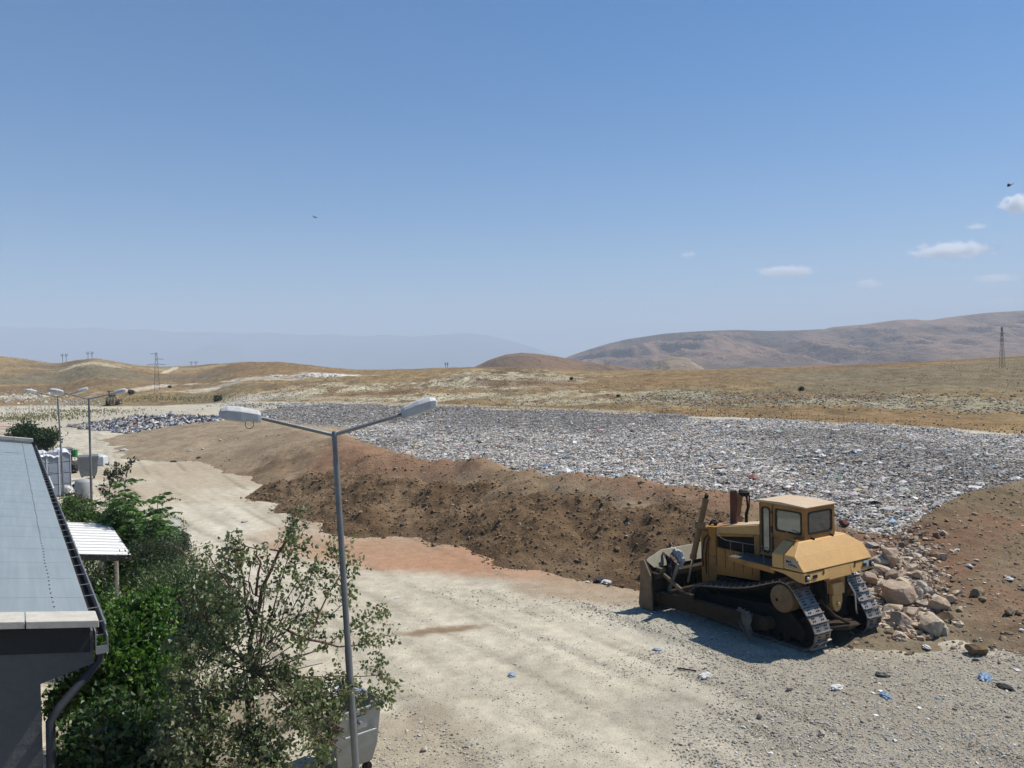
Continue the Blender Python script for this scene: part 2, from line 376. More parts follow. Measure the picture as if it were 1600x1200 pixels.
# crest of the bank of earth in front of the fill: photo column, row, height, front slope
CREST = [(262, 673, .15, .10), (290, 667, .6, .11), (322, 661, 1.1, .115), (370, 656, 1.6, .12), (440, 664, 2.0, .15), (560, 698, 2.2, .38), (640, 712, 2.2, .46), (700, 714, 2.3, .48), (800, 729, 2.3, .5),
         (900, 745, 2.3, .5), (1000, 756, 2.3, .5), (1100, 768, 2.2, .5), (1190, 792, 1.7, .4), (1330, 824, 1.25, .3), (1400, 836, 1.15, .2), (1435, 812, 1.55, .16), (1500, 776, 2.0, .15), (1600, 744, 2.3, .15), (1800, 705, 2.5, .15), (2300, 650, 2.6, .15)]
CR = np.array([list(flat(c, y, z)[:2]) + [z, s, c] for c, y, z, s in CREST])
def crestY(u): return np.interp(u, CR[:, 0] / CR[:, 1], CR[:, 1])
def seg_height(X, Y, P, back=.5, rnd=.35):
    """height of a bank along polyline P of (x, y, height, front slope)"""
    h = np.full(X.shape, -9.0)
    for a, b in zip(P[:-1], P[1:]):
        d = b[:2] - a[:2]; L2 = d @ d; t = np.clip(((X - a[0]) * d[0] + (Y - a[1]) * d[1]) / L2, 0, 1)
        ex = X - a[0] - t * d[0]; ey = Y - a[1] - t * d[1]; dist = np.hypot(ex, ey)
        z = a[2] + (b[2] - a[2]) * t; s = a[3] + (b[3] - a[3]) * t
        h = np.maximum(h, z - np.sqrt((s * dist) ** 2 + (rnd * .4) ** 2) + rnd * .4)
    return h
def smooth_tab(tab, k, w):
    u = np.linspace(-1.7, 1.7, 3401); v = np.interp(u, U(np.array([e[0] for e in tab])), [e[k] for e in tab]); n = int(w / .001); g = np.hanning(2 * n + 1); g /= g.sum(); return u, np.convolve(np.pad(v, n, 'edge'), g, 'valid')
T_EY, T_EZ, T_SY, T_SZ = smooth_tab(EDGE, 3, .02), smooth_tab(EDGE, 2, .02), smooth_tab(SKY, 2, .045), smooth_tab(SKY, 3, .016)
def base_z(X, Y):
    u = X / np.maximum(Y, 1); Ye = np.interp(u, *T_EY); z0 = np.interp(u, *T_EZ)
    Ys = np.interp(u, *T_SY); zs = np.interp(u, *T_SZ)
    Ye = Ye * (1 + .01 * fbm(u * 40, u * 0, 3, 5))
    t = np.clip((Y - Ye) / (Ys - Ye), 0, 1)
    z = z0 * sst(0, 1, (Y - .93 * Ye) / (.07 * Ye)) + (zs - z0) * (.55 * t + .45 * t ** 2 * (3 - 2 * t))
    z = z + np.where(Y > Ys, -(Y - Ys) ** 2 / (120 + (Y - Ys)) * .12, 0)
    amp = sst(0, .12, t) * (1 - .75 * sst(.8, 1, t))
    z = z + amp * (1.1 * fbm(X / 32, Y / 46, 4, 11) + .5 * fbm(X / 7, Y / 11, 4, 15) + .42 * np.abs(fbm(X / 3.2, Y / 5, 4, 18)) + .10 * fbm(X / .9, Y / 1.2, 2, 19)) * np.clip(Ye / 110, .5, 1.4)
    return z, t, u, Ye
def ground_z(X, Y):
    X = np.asarray(X, float); Y = np.asarray(Y, float)
    z, t, u, Ye = base_z(X, Y)
    s = X * DF[0] + Y * DF[1]; c = X * DR[0] + Y * DR[1]
    near = (1 - sst(.8, 1.0, Y / Ye))
    z = z + near * (.05 * fbm(X / 3.2, Y / 3.2, 4, 21) + .035 * fbm(c / .8, s / 9, 3, 25) + .012 * fbm(X / .5, Y / .5, 3, 28))
    return z
def on_land(px, py):
    """first point of the land seen at a photo pixel"""
    d = ray(px, py); d = d / d[1]; lo, hi = 5, 900
    for n in (160, 40, 20):
        Y = np.geomspace(lo, hi, n); P = EYE[None] + d[None] * Y[:, None]; k = max(1, int(np.argmax(P[:, 2] < ground_z(P[:, 0], P[:, 1])))); lo, hi = Y[k - 1], Y[k]
    return P[k]
def blob(X, Y, c, a, b, th=0, warp=.5, seed=0):
    dx = X - c[0]; dy = Y - c[1]; p = dx * math.cos(th) + dy * math.sin(th); q = -dx * math.sin(th) + dy * math.cos(th)
    r = np.hypot(p / a, q / b) + warp * fbm(X / (a * .5) , Y / (a * .5), 4, seed)
    return 1 - sst(.55, 1.15, r)

gu = np.concatenate([np.linspace(-1.5, -.8, 140)[:-1], np.linspace(-.8, .8, 1100), np.linspace(.8, 1.5, 140)[1:]])
gy = np.concatenate([np.geomspace(3, 62, 400)[:-1], np.geomspace(62, 330, 600)[:-1], np.geomspace(330, 1300, 130)]); NU, NY = len(gu), len(gy)
GU, GY = np.meshgrid(gu, gy); GX = GU * GY
Z0, T0, U0, YE0 = base_z(GX, GY); GZ = ground_z(GX, GY)
S_ = GX * DF[0] + GY * DF[1]; C_ = GX * DR[0] + GY * DR[1]
# --- what the land is made of: sandy yard, red clay, gravel, dry grass, chalk
sand = np.array([.57, .515, .40]); sand2 = np.array([.62, .57, .455]); sand3 = np.array([.465, .42, .325])
n1 = fbm(GX / 5, GY / 5, 5, 31); n2 = fbm(C_ / 1.3, S_ / 14, 4, 35); n3 = fbm(GX / .9, GY / .9, 4, 39)
col = mixc(np.broadcast_to(sand, GX.shape + (3,)), sand2, sst(-.1, .5, n1 + .5 * n2)); col = mixc(col, sand3, sst(.05, .55, -n2 * .8 + .5 * n3 - .3 * n1)); n4 = fbm(C_ / .22, S_ / 5, 3, 43); n6 = sst(.08, .4, fbm(C_ / .7, S_ / 11, 4, 44)); n5 = fbm(GX / .35, GY / .35, 3, 47); col = col * (1 + .10 * n4 + .12 * n5 - .12 * n6)[..., None]
def paint(c, px, py, a, b, th=0, s=1.0, seed=0, warp=.6):
    global col
    p = flat(px, py); k = (np.hypot(GX - p[0], GY - p[1]) < 1.8 * max(a, b)) & (T0 <= 0); x, y = GX[k], GY[k]
    if len(x): col[k] = mixc(col[k], np.array(c), blob(x, y, p, a, b, th, warp, seed) * s)
AX = math.atan2(DF[1], DF[0])
paint((.44, .255, .155), 690, 868, 6.5, 3.0, .1, .95, 1); paint((.43, .25, .15), 850, 892, 4.5, 2.0, -.3, .85, 2); paint((.42, .27, .17), 560, 855, 4.0, 2.6, 0, .8, 3); paint((.43, .29, .19), 480, 830, 3, 3, 0, .5, 18)
paint((.27, .185, .11), 690, 985, 1.35, .28, .25, .9, 4, .5); paint((.33, .23, .14), 590, 995, .8, .2, .2, .5, 5)
paint((.36, .26, .17), 960, 925, 3.2, 1.8, -.5, .75, 6)
paint((.36, .32, .25), 1250, 1060, 5.0, 1.8, .1, .8, 7); paint((.35, .31, .24), 1480, 1120, 6.5, 3.2, .4, .9, 8); paint((.35, .31, .24), 1560, 1180, 4, 2, 0, .8, 9); paint((.40, .375, .31), 1080, 975, 3, 1.8, -.7, .85, 10); paint((.38, .34, .27), 1200, 1140, 4, 1.2, -.5, .6, 11)
paint((.40, .34, .245), 640, 1190, 1.6, 2.2, .3, .75, 12); paint((.24, .19, .13), 280, 1150, 2.0, 4, .56, .85, 13); paint((.22, .18, .13), 200, 960, 2.2, 7, .56, .7, 14)
paint((.40, .31, .21), 330, 735, 9, 14, .5, .6, 15); paint((.52, .47, .365), 200, 655, 16, 34, 0, .75, 16); paint((.53, .485, .385), 300, 640, 16, 28, 0, .6, 17); paint((.50, .45, .35), 60, 655, 20, 40, 0, .8, 19)
for off, w_, sd in ((-1.0, .16, 1), (.75, .16, 2), (2.6, .2, 3), (4.4, .2, 4), (6.6, .14, 5), (8.2, .14, 6), (-3.4, .15, 7), (10.6, .2, 8)):
    ln = np.exp(-((C_ - off - 5.0 - 1.3 * np.sin(S_ / 17 + sd * .4)) / w_) ** 2) * sst(-.25, .25, fbm(S_ / 6 + sd * 9, C_ * 0, 3, 48)) * (GY < 80)
    tread = .75 + .25 * np.sin(S_ * 2 * math.pi / .34 + 6 * C_); col = col * (1 - .26 * ln * tread)[..., None]; GZ = GZ - .03 * ln * tread
# slopes
straw = np.array([.30, .212, .105]); brown = np.array([.18, .122, .07]); olive = np.array([.205, .17, .10]); chalk = np.array([.48, .43, .30]); chalk2 = np.array([.34, .315, .225]); ochre = np.array([.27, .175, .085])
m1 = fbm(GX / 60, GY / 80, 5, 51); m2 = fbm(GX / 16, GY / 26, 5, 55); m3 = fbm(GX / 4, GY / 8, 4, 58)
lc = mixc(np.broadcast_to(straw, GX.shape + (3,)), brown, sst(-.15, .3, m1 + .4 * m2)); lc = mixc(lc, olive, sst(.0, .5, m2 - .4 * m1) * .6); m4 = fbm(GX / 1.6, GY / 3.2, 3, 59); m5 = fbm(GX / .6, GY / .9, 2, 60); lc = lc * (1 + .38 * m4 + .25 * m3 + .25 * m5)[..., None]
def land(c, px, py, a, b, s=1.0, seed=0, warp=.8, spk=0.0):
    global lc
    p = on_land(px, py); th = math.atan2(p[1], p[0]) - math.pi / 2; k = np.hypot(GX - p[0], GY - p[1]) < 2.0 * max(a, b); x, y = GX[k], GY[k]
    if not len(x): return
    m = blob(x, y, p, a, b, th, warp, seed) * (1 if not spk else sst(-spk, spk * .5, m3[k] + .35 * m2[k] + .5 * m4[k]))
    lc[k] = mixc(lc[k], np.array(c) * (1 + .30 * m4[k] + .18 * m3[k] + .22 * m5[k])[..., None], m * s)
for px, py, a, b, s, sd in ((560, 606, 26, 26, .85, 61), (680, 600, 30, 40, .95, 62), (760, 594, 26, 50, .9, 63), (860, 590, 18, 40, .8, 64), (640, 622, 30, 12, .6, 65), (470, 612, 26, 26, .65, 66), (930, 622, 26, 12, .6, 67), (820, 620, 28, 14, .6, 68)):
    land(chalk, px, py, a, b, s, sd, .8, .35)
for px, py, a, b, s, sd in ((1060, 620, 9, 14, .9, 71), (1100, 626, 8, 10, .75, 72), (1030, 626, 6, 8, .7, 70), (1290, 626, 12, 8, .75, 73), (1400, 618, 12, 10, .85, 74), (1450, 628, 9, 7, .7, 79), (1500, 630, 10, 8, .7, 75), (1200, 626, 10, 8, .65, 76), (1560, 634, 7, 6, .6, 77)):
    land(chalk2, px, py, a, b, s, sd, .9, .3)
for px, py, a, b, s, sd in ((830, 599, 16, 16, .8, 81), (590, 614, 16, 8, .7, 82), (1330, 622, 9, 4, .7, 83), (1250, 618, 14, 8, .5, 84)): land((.20, .115, .065), px, py, a, b, s, sd)
for px, py, a, b, s, sd in ((1100, 590, 60, 50, .7, 91), (1300, 652, 30, 8, .7, 92), (1450, 662, 24, 6, .8, 93), (1100, 644, 24, 6, .7, 94), (700, 630, 40, 6, .6, 95), (900, 636, 40, 6, .6, 96)): land(ochre, px, py, a, b, s, sd)
land((.215, .18, .115), 1500, 585, 50, 50, .8, 97); land((.225, .18, .11), 1350, 585, 40, 40, .6, 98)
# left: pale strips of quarried chalk, tracks and stubble
land((.70, .68, .62), 470, 587, 26, 12, 1, 101, .4); land((.70, .68, .62), 515, 584, 12, 9, 1, 102, .4); land((.62, .58, .48), 390, 594, 26, 9, .9, 103, .5); land((.58, .53, .42), 330, 599, 22, 6, .8, 104, .5)
land(chalk, 140, 568, 22, 14, .9, 105, .7); land(chalk, 165, 570, 12, 9, .8, 106, .7); land(ochre, 430, 578, 50, 50, .7, 107); land(ochre, 350, 578, 60, 60, .7, 108); land((.44, .33, .18), 290, 576, 30, 30, .6, 109)
land((.16, .15, .10), 150, 580, 60, 60, .7, 110); land(brown, 120, 600, 70, 40, .8, 111); land((.20, .14, .08), 420, 590, 20, 16, .4, 112)
land((.58, .54, .45), 30, 620, 16, 12, .9, 113, .7, .3); land((.56, .50, .40), 90, 622, 14, 10, .8, 114, .7, .3); land((.22, .20, .12), 120, 632, 16, 10, .7, 115); land((.22, .19, .11), 260, 617, 18, 10, .7, 116); land(chalk, 560, 626, 22, 6, .7, 117, .6, .3); land((.5, .47, .4), 400, 622, 16, 8, .8, 118)
def track(P, w, c, s=.9):
    global lc
    Q = [on_land(*p)[:2] for p in P]; d = np.full(GX.shape, 1e9)
    for a, b in zip(Q[:-1], Q[1:]):
        e = b - a; t = np.clip(((GX - a[0]) * e[0] + (GY - a[1]) * e[1]) / (e @ e), 0, 1); d = np.minimum(d, np.hypot(GX - a[0] - t * e[0], GY - a[1] - t * e[1]))
    lc = mixc(lc, np.array(c), s * (1 - sst(.6, 1.3, d / w + .4 * m3)))
track([(255, 583), (266, 578), (276, 573.5)], 2.0, (.62, .55, .42)); track([(200, 610), (240, 606), (300, 600), (360, 596)], 3.0, (.58, .52, .41)); track([(430, 628), (600, 630), (800, 636), (1000, 644)], 1.6, (.46, .40, .29), .7)
track([(820, 626), (900, 611), (940, 609)], 2.0, chalk, .8)
col = mixc(col, lc, sst(0, .012, T0 + .006 * m3))
f = np.arange(NU * NY).reshape(NY, NU); quads = np.stack([f[:-1, :-1], f[:-1, 1:], f[1:, 1:], f[1:, :-1]], -1).reshape(-1, 4)
far = np.repeat((gy[:-1] > 70)[:, None], NU - 1, 1).ravel().astype(int)
land_o = np_mesh('ground', np.stack([GX, GY, GZ], -1).reshape(-1, 3), quads, ['ground', 'slope'], col.reshape(-1, 3), True, far); tag(land_o, kind='structure')
gb = MB().box((-60, -60, -.6), (60, 6, -.35)).build('ground', 'mud'); tag(gb, kind='structure')
gx = GY = None

# ------------------------------------------------------------------ banks of earth: height fields with a real footprint
def heap(name, x0, x1, y0, y1, step, hfun, cfun, mat, label, cat, minz=-.12):
    xs = np.arange(x0, x1, step); ys = np.arange(y0, y1, step); X, Y = np.meshgrid(xs, ys)
    H_ = hfun(X, Y); keep = H_ > minz + ground_z(X, Y) * 0
    ok = keep[:-1, :-1] | keep[1:, :-1] | keep[:-1, 1:] | keep[1:, 1:]
    f = np.arange(X.size).reshape(X.shape); q = np.stack([f[:-1, :-1], f[:-1, 1:], f[1:, 1:], f[1:, :-1]], -1)[ok]
    C = cfun(X, Y, H_); used = np.unique(q); re = np.full(X.size, -1); re[used] = np.arange(len(used))
    Vv = np.stack([X, Y, np.maximum(H_, minz - .25)], -1).reshape(-1, 3)[used]
    o = np_mesh(name, Vv, re[q], mat, C.reshape(-1, 3)[used], True); return tag(o, label, cat, kind='structure')
def bank_h(X, Y):
    w = .9 * fbm(X / 6, Y / 6, 3, 201)
    h = seg_height(X + w, Y + w * .7, CR[:14]) 
    big = .55 * fbm(X / 4.2, Y / 4.2, 3, 205) + .30 * fbm(X / 1.5, Y / 1.5, 4, 209) + .14 * np.abs(fbm(X / .6, Y / .6, 3, 213))
    sc = np.clip(Y / -400 + 1.1, .55, 1)
    return h + big * sst(-.2, .8, h + .4) * np.where(Y > 60, .55, 1) - .03
def bank_c(X, Y, H_):
    a = np.array([.275, .195, .12]); b = np.array([.35, .262, .17]); r = np.array([.31, .175, .11]); d = np.array([.21, .145, .09])
    c = mixc(np.broadcast_to(a, X.shape + (3,)), b, sst(-.2, .4, fbm(X / 5, Y / 5, 4, 221))); c = mixc(c, d, sst(.05, .5, fbm(X / 2, Y / 2, 4, 224)) * .7)
    red = sst(-.05, .35, fbm(X / 6, Y / 9, 3, 227) + .5 * sst(1.2, 2.2, H_) - .15) * (Y < 75)
    c = mixc(c, r, red * .65); return mixc(c, np.array([.37, .295, .205]) * (1 + .25 * fbm(X / 1.5, Y / 1.5, 4, 229))[..., None], sst(52, 74, Y) * .8)
heap('earth_bank', -60, 12, 22, 112, .22, bank_h, bank_c, 'soil', 'long brown earth bank bulldozed along the edge of the waste', 'earth bank')
# fresh dark soil tipped in loads in front of the bank
PILES = [(412, 762, .55), (445, 750, .95), (490, 737, 1.4), (535, 735, 1.65), (585, 745, 1.65), (640, 752, 1.75), (700, 752, 1.8), (755, 754, 1.8), (800, 764, 1.8), (850, 766, 1.85), (905, 772, 1.95), (950, 778, 1.9), (1000, 784, 1.9), (1050, 790, 1.85), (1090, 800, 1.75), (1140, 812, 1.4), (930, 815, 1.2), (985, 825, 1.1), (880, 812, 1.1), (660, 785, 1.0), (590, 790, .95), (740, 790, .95), (520, 770, .85), (480, 772, .7), (800, 800, 1.0), (1040, 835, .9)]
PP = [np.append(flat(c, y, z)[:2], z) for c, y, z in PILES]
PR = np.array([[p[0], p[1], p[2] - .1 + .12 * math.sin(i * 2.1), .43] for i, p in enumerate(PP[:16])])
def fresh_h(X, Y):
    wx = .8 * fbm(X / 2.6, Y / 2.6, 3, 231); wy = .8 * fbm(X / 2.6, Y / 2.6, 3, 235); h = np.full(X.shape, -9.)
    for p in PP:
        d = np.hypot(X + wx - p[0], Y + wy - p[1]); h = np.maximum(h, p[2] + .25 - np.sqrt((.47 * d) ** 2 + .06))
    h = np.maximum(h, seg_height(X + wx, Y + wy, PR))
    lump = .34 * fbm(X / 1.3, Y / 1.3, 4, 239) + .22 * np.abs(fbm(X / .55, Y / .55, 4, 243)) + .05 * fbm(X / .2, Y / .2, 2, 246)
    return h + lump * sst(-.3, .5, h) - .05
def fresh_c(X, Y, H_):
    a = np.array([.185, .122, .07]); b = np.array([.26, .18, .108]); d = np.array([.14, .093, .054])
    c = mixc(np.broadcast_to(a, X.shape + (3,)), b, sst(-.1, .45, fbm(X / 2.5, Y / 2.5, 4, 251))); return mixc(c, d, sst(.1, .5, fbm(X / 1.2, Y / 1.2, 4, 255)))
heap('soil_heap', -26, 12, 22, 54, .11, fresh_h, fresh_c, 'soil', 'dark freshly tipped soil heap in front of the brown bank', 'soil heap')
FT = np.array([list(flat(c, y, 0)[:2]) for c, y in ((1290, 990), (1340, 1004), (1420, 1012), (1500, 1022), (1600, 1042), (1800, 1075), (2300, 1100))])
def side_h(X, Y):
    w = .5 * fbm(X / 4, Y / 4, 3, 261); P = CR[13:].copy()
    u = X / Y; yc = crestY(u); yf = np.interp(u, FT[:, 0] / FT[:, 1], FT[:, 1]) + .9 * fbm(X / 2.2, Y / 2.2, 3, 262) + .5 * fbm(X / .6, Y / .6, 3, 263); zc = np.interp(u, CR[:, 0] / CR[:, 1], CR[:, 2])
    t = (Y + w - yf) / np.maximum(yc - yf, .5)
    h = np.where(t < 1, zc * np.clip(t, -1, 1) ** 1.0 * (.75 + .25 * np.clip(t, 0, 1)), zc - (t - 1) * np.maximum(yc - yf, .5) * .35)
    h = h - 3.0 * sst(0, .10, U(1300) - u)
    lump = .16 * fbm(X / 2.6, Y / 2.6, 4, 265) + .07 * fbm(X / .7, Y / .7, 4, 269) + .03 * fbm(X / .2, Y / .2, 2, 273)
    return h + lump * sst(-.15, .25, h) - .02
def side_c(X, Y, H_):
    a = np.array([.215, .162, .10]); b = np.array([.265, .212, .14]); r = np.array([.275, .16, .10]); d = np.array([.15, .112, .07]); rd = np.array([.22, .125, .08])
    c = mixc(np.broadcast_to(a, X.shape + (3,)), b, sst(-.15, .35, fbm(X / 3, Y / 3, 4, 281))); c = mixc(c, r, sst(.0, .4, fbm(X / 4.5, Y / 3.5, 4, 284)) * .75); c = mixc(c, d, sst(.1, .5, fbm(X / 1.2, Y / 1.2, 4, 287)) * .7); q_ = flat(1375, 845, 1.2); return mixc(c, rd, blob(X, Y, q_, 3.6, 3.0, 0, .7, 289) * .85)
heap('earth_bank', 6, 50, 13, 48, .13, side_h, side_c, 'soil', 'reddish brown earth bank rising at the right behind the boulders', 'earth bank')
def surf(X, Y):
    X = np.asarray(X, float); Y = np.asarray(Y, float)
    h = np.maximum(ground_z(X, Y), np.maximum(bank_h(X, Y), fresh_h(X, Y)))
    return np.where((X / Y > U(1285)) & (Y < crestY(X / Y) + 3), np.maximum(h, side_h(X, Y)), h)
def on_surf(px, py):
    d = ray(px, py); d = d / d[1]; lo, hi = 6, 200
    for n in (200, 30, 15):
        Y = np.geomspace(lo, hi, n); P = EYE[None] + d[None] * Y[:, None]; k = max(1, int(np.argmax(P[:, 2] < surf(P[:, 0], P[:, 1])))); lo, hi = Y[k - 1], Y[k]
    return P[k]

# ------------------------------------------------------------------ the waste fill
def waste_z(X, Y): return ZW + .34 * fbm(X / 6, Y / 6, 4, 301) + .16 * fbm(X / 1.2, Y / 1.2, 3, 305)
W_COL = [(.74, .73, .71), (.58, .57, .55), (.42, .41, .39), (.24, .235, .225), (.06, .06, .06), (.46, .39, .30), (.14, .25, .42), (.20, .36, .52), (.42, .10, .09), (.52, .46, .20), (.10, .28, .20), (.50, .33, .33), (.22, .17, .12)]
W_W = [24, 24, 17, 10, 7.5, 8, 1.3, 1.4, 1.0, .8, .6, 1.0, 7]
def waste_mask(X, Y):
    u = X / Y; e = [x[3] for x in EDGE]; Ye = np.interp(u, U(np.array([x[0] for x in EDGE])), e); Yc = crestY(u)
    left = flat(415, 640, ZW)
    return (Y < Ye * (1.0 + .008 * fbm(u * 60, Y * 0, 3, 311))) & (Y > Yc + .4 + .8 * fbm(X / 2, Y / 2, 2, 315)) & (X > left[0] + (Y - left[1]) * -.12 + 5 * fbm(X / 9, Y / 9, 3, 318)) & (X < 75)
xs = np.arange(-62, 76, .5); ys = np.arange(24, 200, .5); X, Y = np.meshgrid(xs, ys); mk = waste_mask(X, Y) | waste_mask(X - .6, Y - .6) | waste_mask(X + .6, Y - 1)
q = np.arange(X.size).reshape(X.shape); q = np.stack([q[:-1, :-1], q[:-1, 1:], q[1:, 1:], q[1:, :-1]], -1)[mk[:-1, :-1]]
WV = [np.stack([X, Y, waste_z(X, Y) - .08], -1).reshape(-1, 3)]; WF4 = q; WC = [palette(X.size, W_COL, W_W) * .5]
tri = []; base = X.size
for y0, y1, dens, s0, s1 in ((24, 48, 120, .04, .32), (48, 75, 52, .06, .34), (75, 110, 27, .09, .38), (110, 190, 12, .15, .45)):
    n = int((y1 - y0) * 138 * dens); px_ = RNG.uniform(-62, 76, n); py_ = RNG.uniform(y0, y1, n)
    k = waste_mask(px_, py_) & (np.abs(px_ / py_) < .95); px_, py_ = px_[k], py_[k]; n = len(px_)
    S = s0 + (s1 - s0) * RNG.beta(1.0, 5.5, n); C = palette(n, W_COL, W_W)
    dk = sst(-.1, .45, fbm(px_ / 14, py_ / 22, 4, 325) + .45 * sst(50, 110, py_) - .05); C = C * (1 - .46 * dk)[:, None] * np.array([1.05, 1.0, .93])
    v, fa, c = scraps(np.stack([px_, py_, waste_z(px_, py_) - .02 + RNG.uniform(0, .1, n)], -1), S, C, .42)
    WV.append(v); tri.append(fa + base); WC.append(c); base += len(v)
n = 5000; py_ = 24 * np.exp(RNG.uniform(0, math.log(150 / 24), n)); px_ = RNG.uniform(-.7, .9, n) * py_; k = waste_mask(px_, py_); px_, py_ = px_[k], py_[k]; n = len(px_)
S = .2 + .5 * RNG.beta(1, 4.5, n); C = palette(n, [(.72, .72, .70), (.55, .54, .52), (.05, .05, .055), (.14, .25, .40), (.22, .38, .48), (.36, .13, .12), (.48, .42, .2), (.14, .28, .2), (.42, .33, .24), (.28, .21, .15), (.46, .34, .34)], [20, 16, 12, 2.5, 2.0, 1.2, .8, .8, 4, 4, .8])
v, fa, c = scraps(np.stack([px_, py_, waste_z(px_, py_) + .04], -1), S, C, .34); WV.append(v); tri.append(fa + base); WC.append(c); base += len(v)
wo = np_mesh('landfill_waste', np.concatenate(WV), [WF4, np.concatenate(tri)], 'waste', np.concatenate(WC)); tag(wo, 'wide field of grey and white rubbish spread over the landfill', 'rubbish', kind='stuff')
# the newer tip of bagged rubbish on the yard, far left
TP = np.array([list(flat(c, y, z)[:2]) + [z, .3] for c, y, z in ((122, 664, .25), (160, 659, .7), (205, 654, 1.3), (262, 650, 1.7), (320, 653, 1.7), (372, 652, 1.5), (400, 647, 1.4))])
def tip_h(X, Y): return seg_height(X, Y, TP) + .35 * fbm(X / 2.5, Y / 2.5, 3, 331)
n = 110000; px_ = RNG.uniform(-75, -25, n); py_ = RNG.uniform(90, 150, n); h = tip_h(px_, py_); k = (h > RNG.uniform(-.25, .1, n)); px_, py_, h = px_[k], py_[k], h[k]; n = len(px_)
C = palette(n, [(.70, .69, .67), (.45, .45, .44), (.24, .24, .25), (.05, .05, .055), (.13, .14, .20), (.46, .36, .27), (.40, .17, .13), (.16, .22, .36)], [14, 15, 14, 24, 7, 9, 3, 2.5])
v, fa, c = scraps(np.stack([px_, py_, np.maximum(h, 0) * RNG.uniform(.75, 1.02, n) + .05], -1), (.18 + .55 * RNG.beta(1.2, 4, n)), C, .7)
to = np_mesh('rubbish_pile', v, fa, 'waste', c); tag(to, 'heap of dark and white rubbish bags tipped on the far yard', 'rubbish pile', kind='stuff')

# ------------------------------------------------------------------ loose stones: clods on the banks, gravel on the yard, tufts on the slopes
P = []
for (x0, x1, y0, y1, n) in ((-24, 12, 24, 50, 36000), (6, 30, 13, 40, 34000), (-30, 12, 34, 90, 9000)):
    x = RNG.uniform(x0, x1, n); y = RNG.uniform(y0, y1, n); fh = fresh_h(x, y); bh = bank_h(x, y); sh = np.where(x / y > U(1285), side_h(x, y), -9)
    g = ground_z(x, y); h = np.maximum(np.maximum(fh, bh), sh); dense = RNG.uniform(0, 1, n) < np.where(fh > bh, 1, .35)
    k = (h > g - .12) & dense & (y < crestY(x / y) + 1); top = np.maximum(h, g)[k]; x, y = x[k], y[k]; src = np.where(sh[k] > np.maximum(fh, bh)[k], 2, np.where(fh[k] > bh[k], 0, 1))
    P.append(np.stack([x, y, top, src], -1))
P = np.concatenate(P); n = len(P); S = .02 + .21 * RNG.beta(.8, 7.5, n)
cc = np.array([(.215, .145, .085), (.33, .24, .15), (.29, .215, .14)])[P[:, 3].astype(int)] * RNG.uniform(.75, 1.35, (n, 1))
lt = RNG.uniform(0, 1, n) < .04; cc[lt] = np.array([.42, .35, .27]) * RNG.uniform(.8, 1.2, (lt.sum(), 1))
v, fa, c = pebbles(P[:, :3], S, cc, .8); co = np_mesh('soil_clods', v, fa, 'stone', c); tag(co, 'loose soil clods and stones strewn over the banks', 'soil clods', kind='stuff')
def yard_w(x, y):
    s_ = x * DF[0] + y * DF[1]; c_ = x * DR[0] + y * DR[1]; w = .07 + .20 * sst(.08, .4, fbm(c_ / .7, s_ / 11, 4, 44))
    for px, py, a, b, th, s in ((1250, 1050, 5, 2.0, .1, 1), (1500, 1110, 6.5, 3.4, .4, 1), (1560, 1180, 4, 2.5, 0, .9), (1080, 975, 3.2, 1.9, -.7, 1), (640, 1190, 1.6, 2.2, .3, .5), (860, 940, 5, 1.6, -.4, .35), (960, 1060, 8, .6, AX, .3), (900, 1160, 7, .5, AX, .3)):
        w = np.maximum(w, s * blob(x, y, flat(px, py), a, b, th, .6, 7))
    return w
n = 420000; yy = 9 * np.exp(RNG.uniform(0, math.log(40 / 9), n)); xx = RNG.uniform(-.75, .85, n) * yy; k = RNG.uniform(0, 1, n) < yard_w(xx, yy); xx, yy = xx[k], yy[k]
k = surf(xx, yy) < ground_z(xx, yy) + .02; xx, yy = xx[k], yy[k]; n = len(xx)
S = .007 + .085 * RNG.beta(.8, 9, n) * np.where(yard_w(xx, yy) > .3, 1, .55); C = palette(n, [(.53, .50, .42), (.43, .40, .33), (.30, .27, .22), (.66, .63, .55), (.40, .40, .38)], [4, 4, 2.5, 1.8, 2])
v, fa, c = pebbles(np.stack([xx, yy, ground_z(xx, yy) + S * .15], -1), S, C, .65); go = np_mesh('yard_gravel', v, fa, 'stone', c); tag(go, 'pale crushed stones scattered over the dirt yard', 'gravel', kind='stuff')
# scraps of litter blown over the right bank and the yard
n = 2600; yy = RNG.uniform(15, 40, n); xx = RNG.uniform(.36, .85, n) * yy; sh = side_h(xx, yy); k = (sh > ground_z(xx, yy)) & (yy < crestY(xx / yy) + .5) & (RNG.uniform(0, 1, n) < .10 + .8 * sst(.05, .35, fbm(xx / 1.6, yy / 1.6, 3, 411)) * .3)
n2_ = 600; y2 = 11 * np.exp(RNG.uniform(0, math.log(90 / 11), n2_)); x2 = RNG.uniform(-.5, .75, n2_) * y2; k2 = (surf(x2, y2) < ground_z(x2, y2) + .02) & (RNG.uniform(0, 1, n2_) < .10 + .6 * (yard_w(x2, y2) > .5))
xx = np.concatenate([xx[k], x2[k2]]); yy = np.concatenate([yy[k], y2[k2]]); n = len(xx)
v, fa, c = scraps(np.stack([xx, yy, surf(xx, yy) + .015], -1), (.03 + .13 * RNG.beta(1, 4, n)), palette(n, [(.72, .71, .68), (.45, .45, .43), (.06, .06, .06), (.12, .24, .36), (.14, .30, .22), (.40, .15, .12), (.42, .35, .25)], [10, 6, 4, 1, .8, .6, 4]), .3)
lt_ = np_mesh('litter', v, fa, 'waste', c); tag(lt_, 'small scraps of litter blown over the bank and yard', 'litter', kind='stuff')
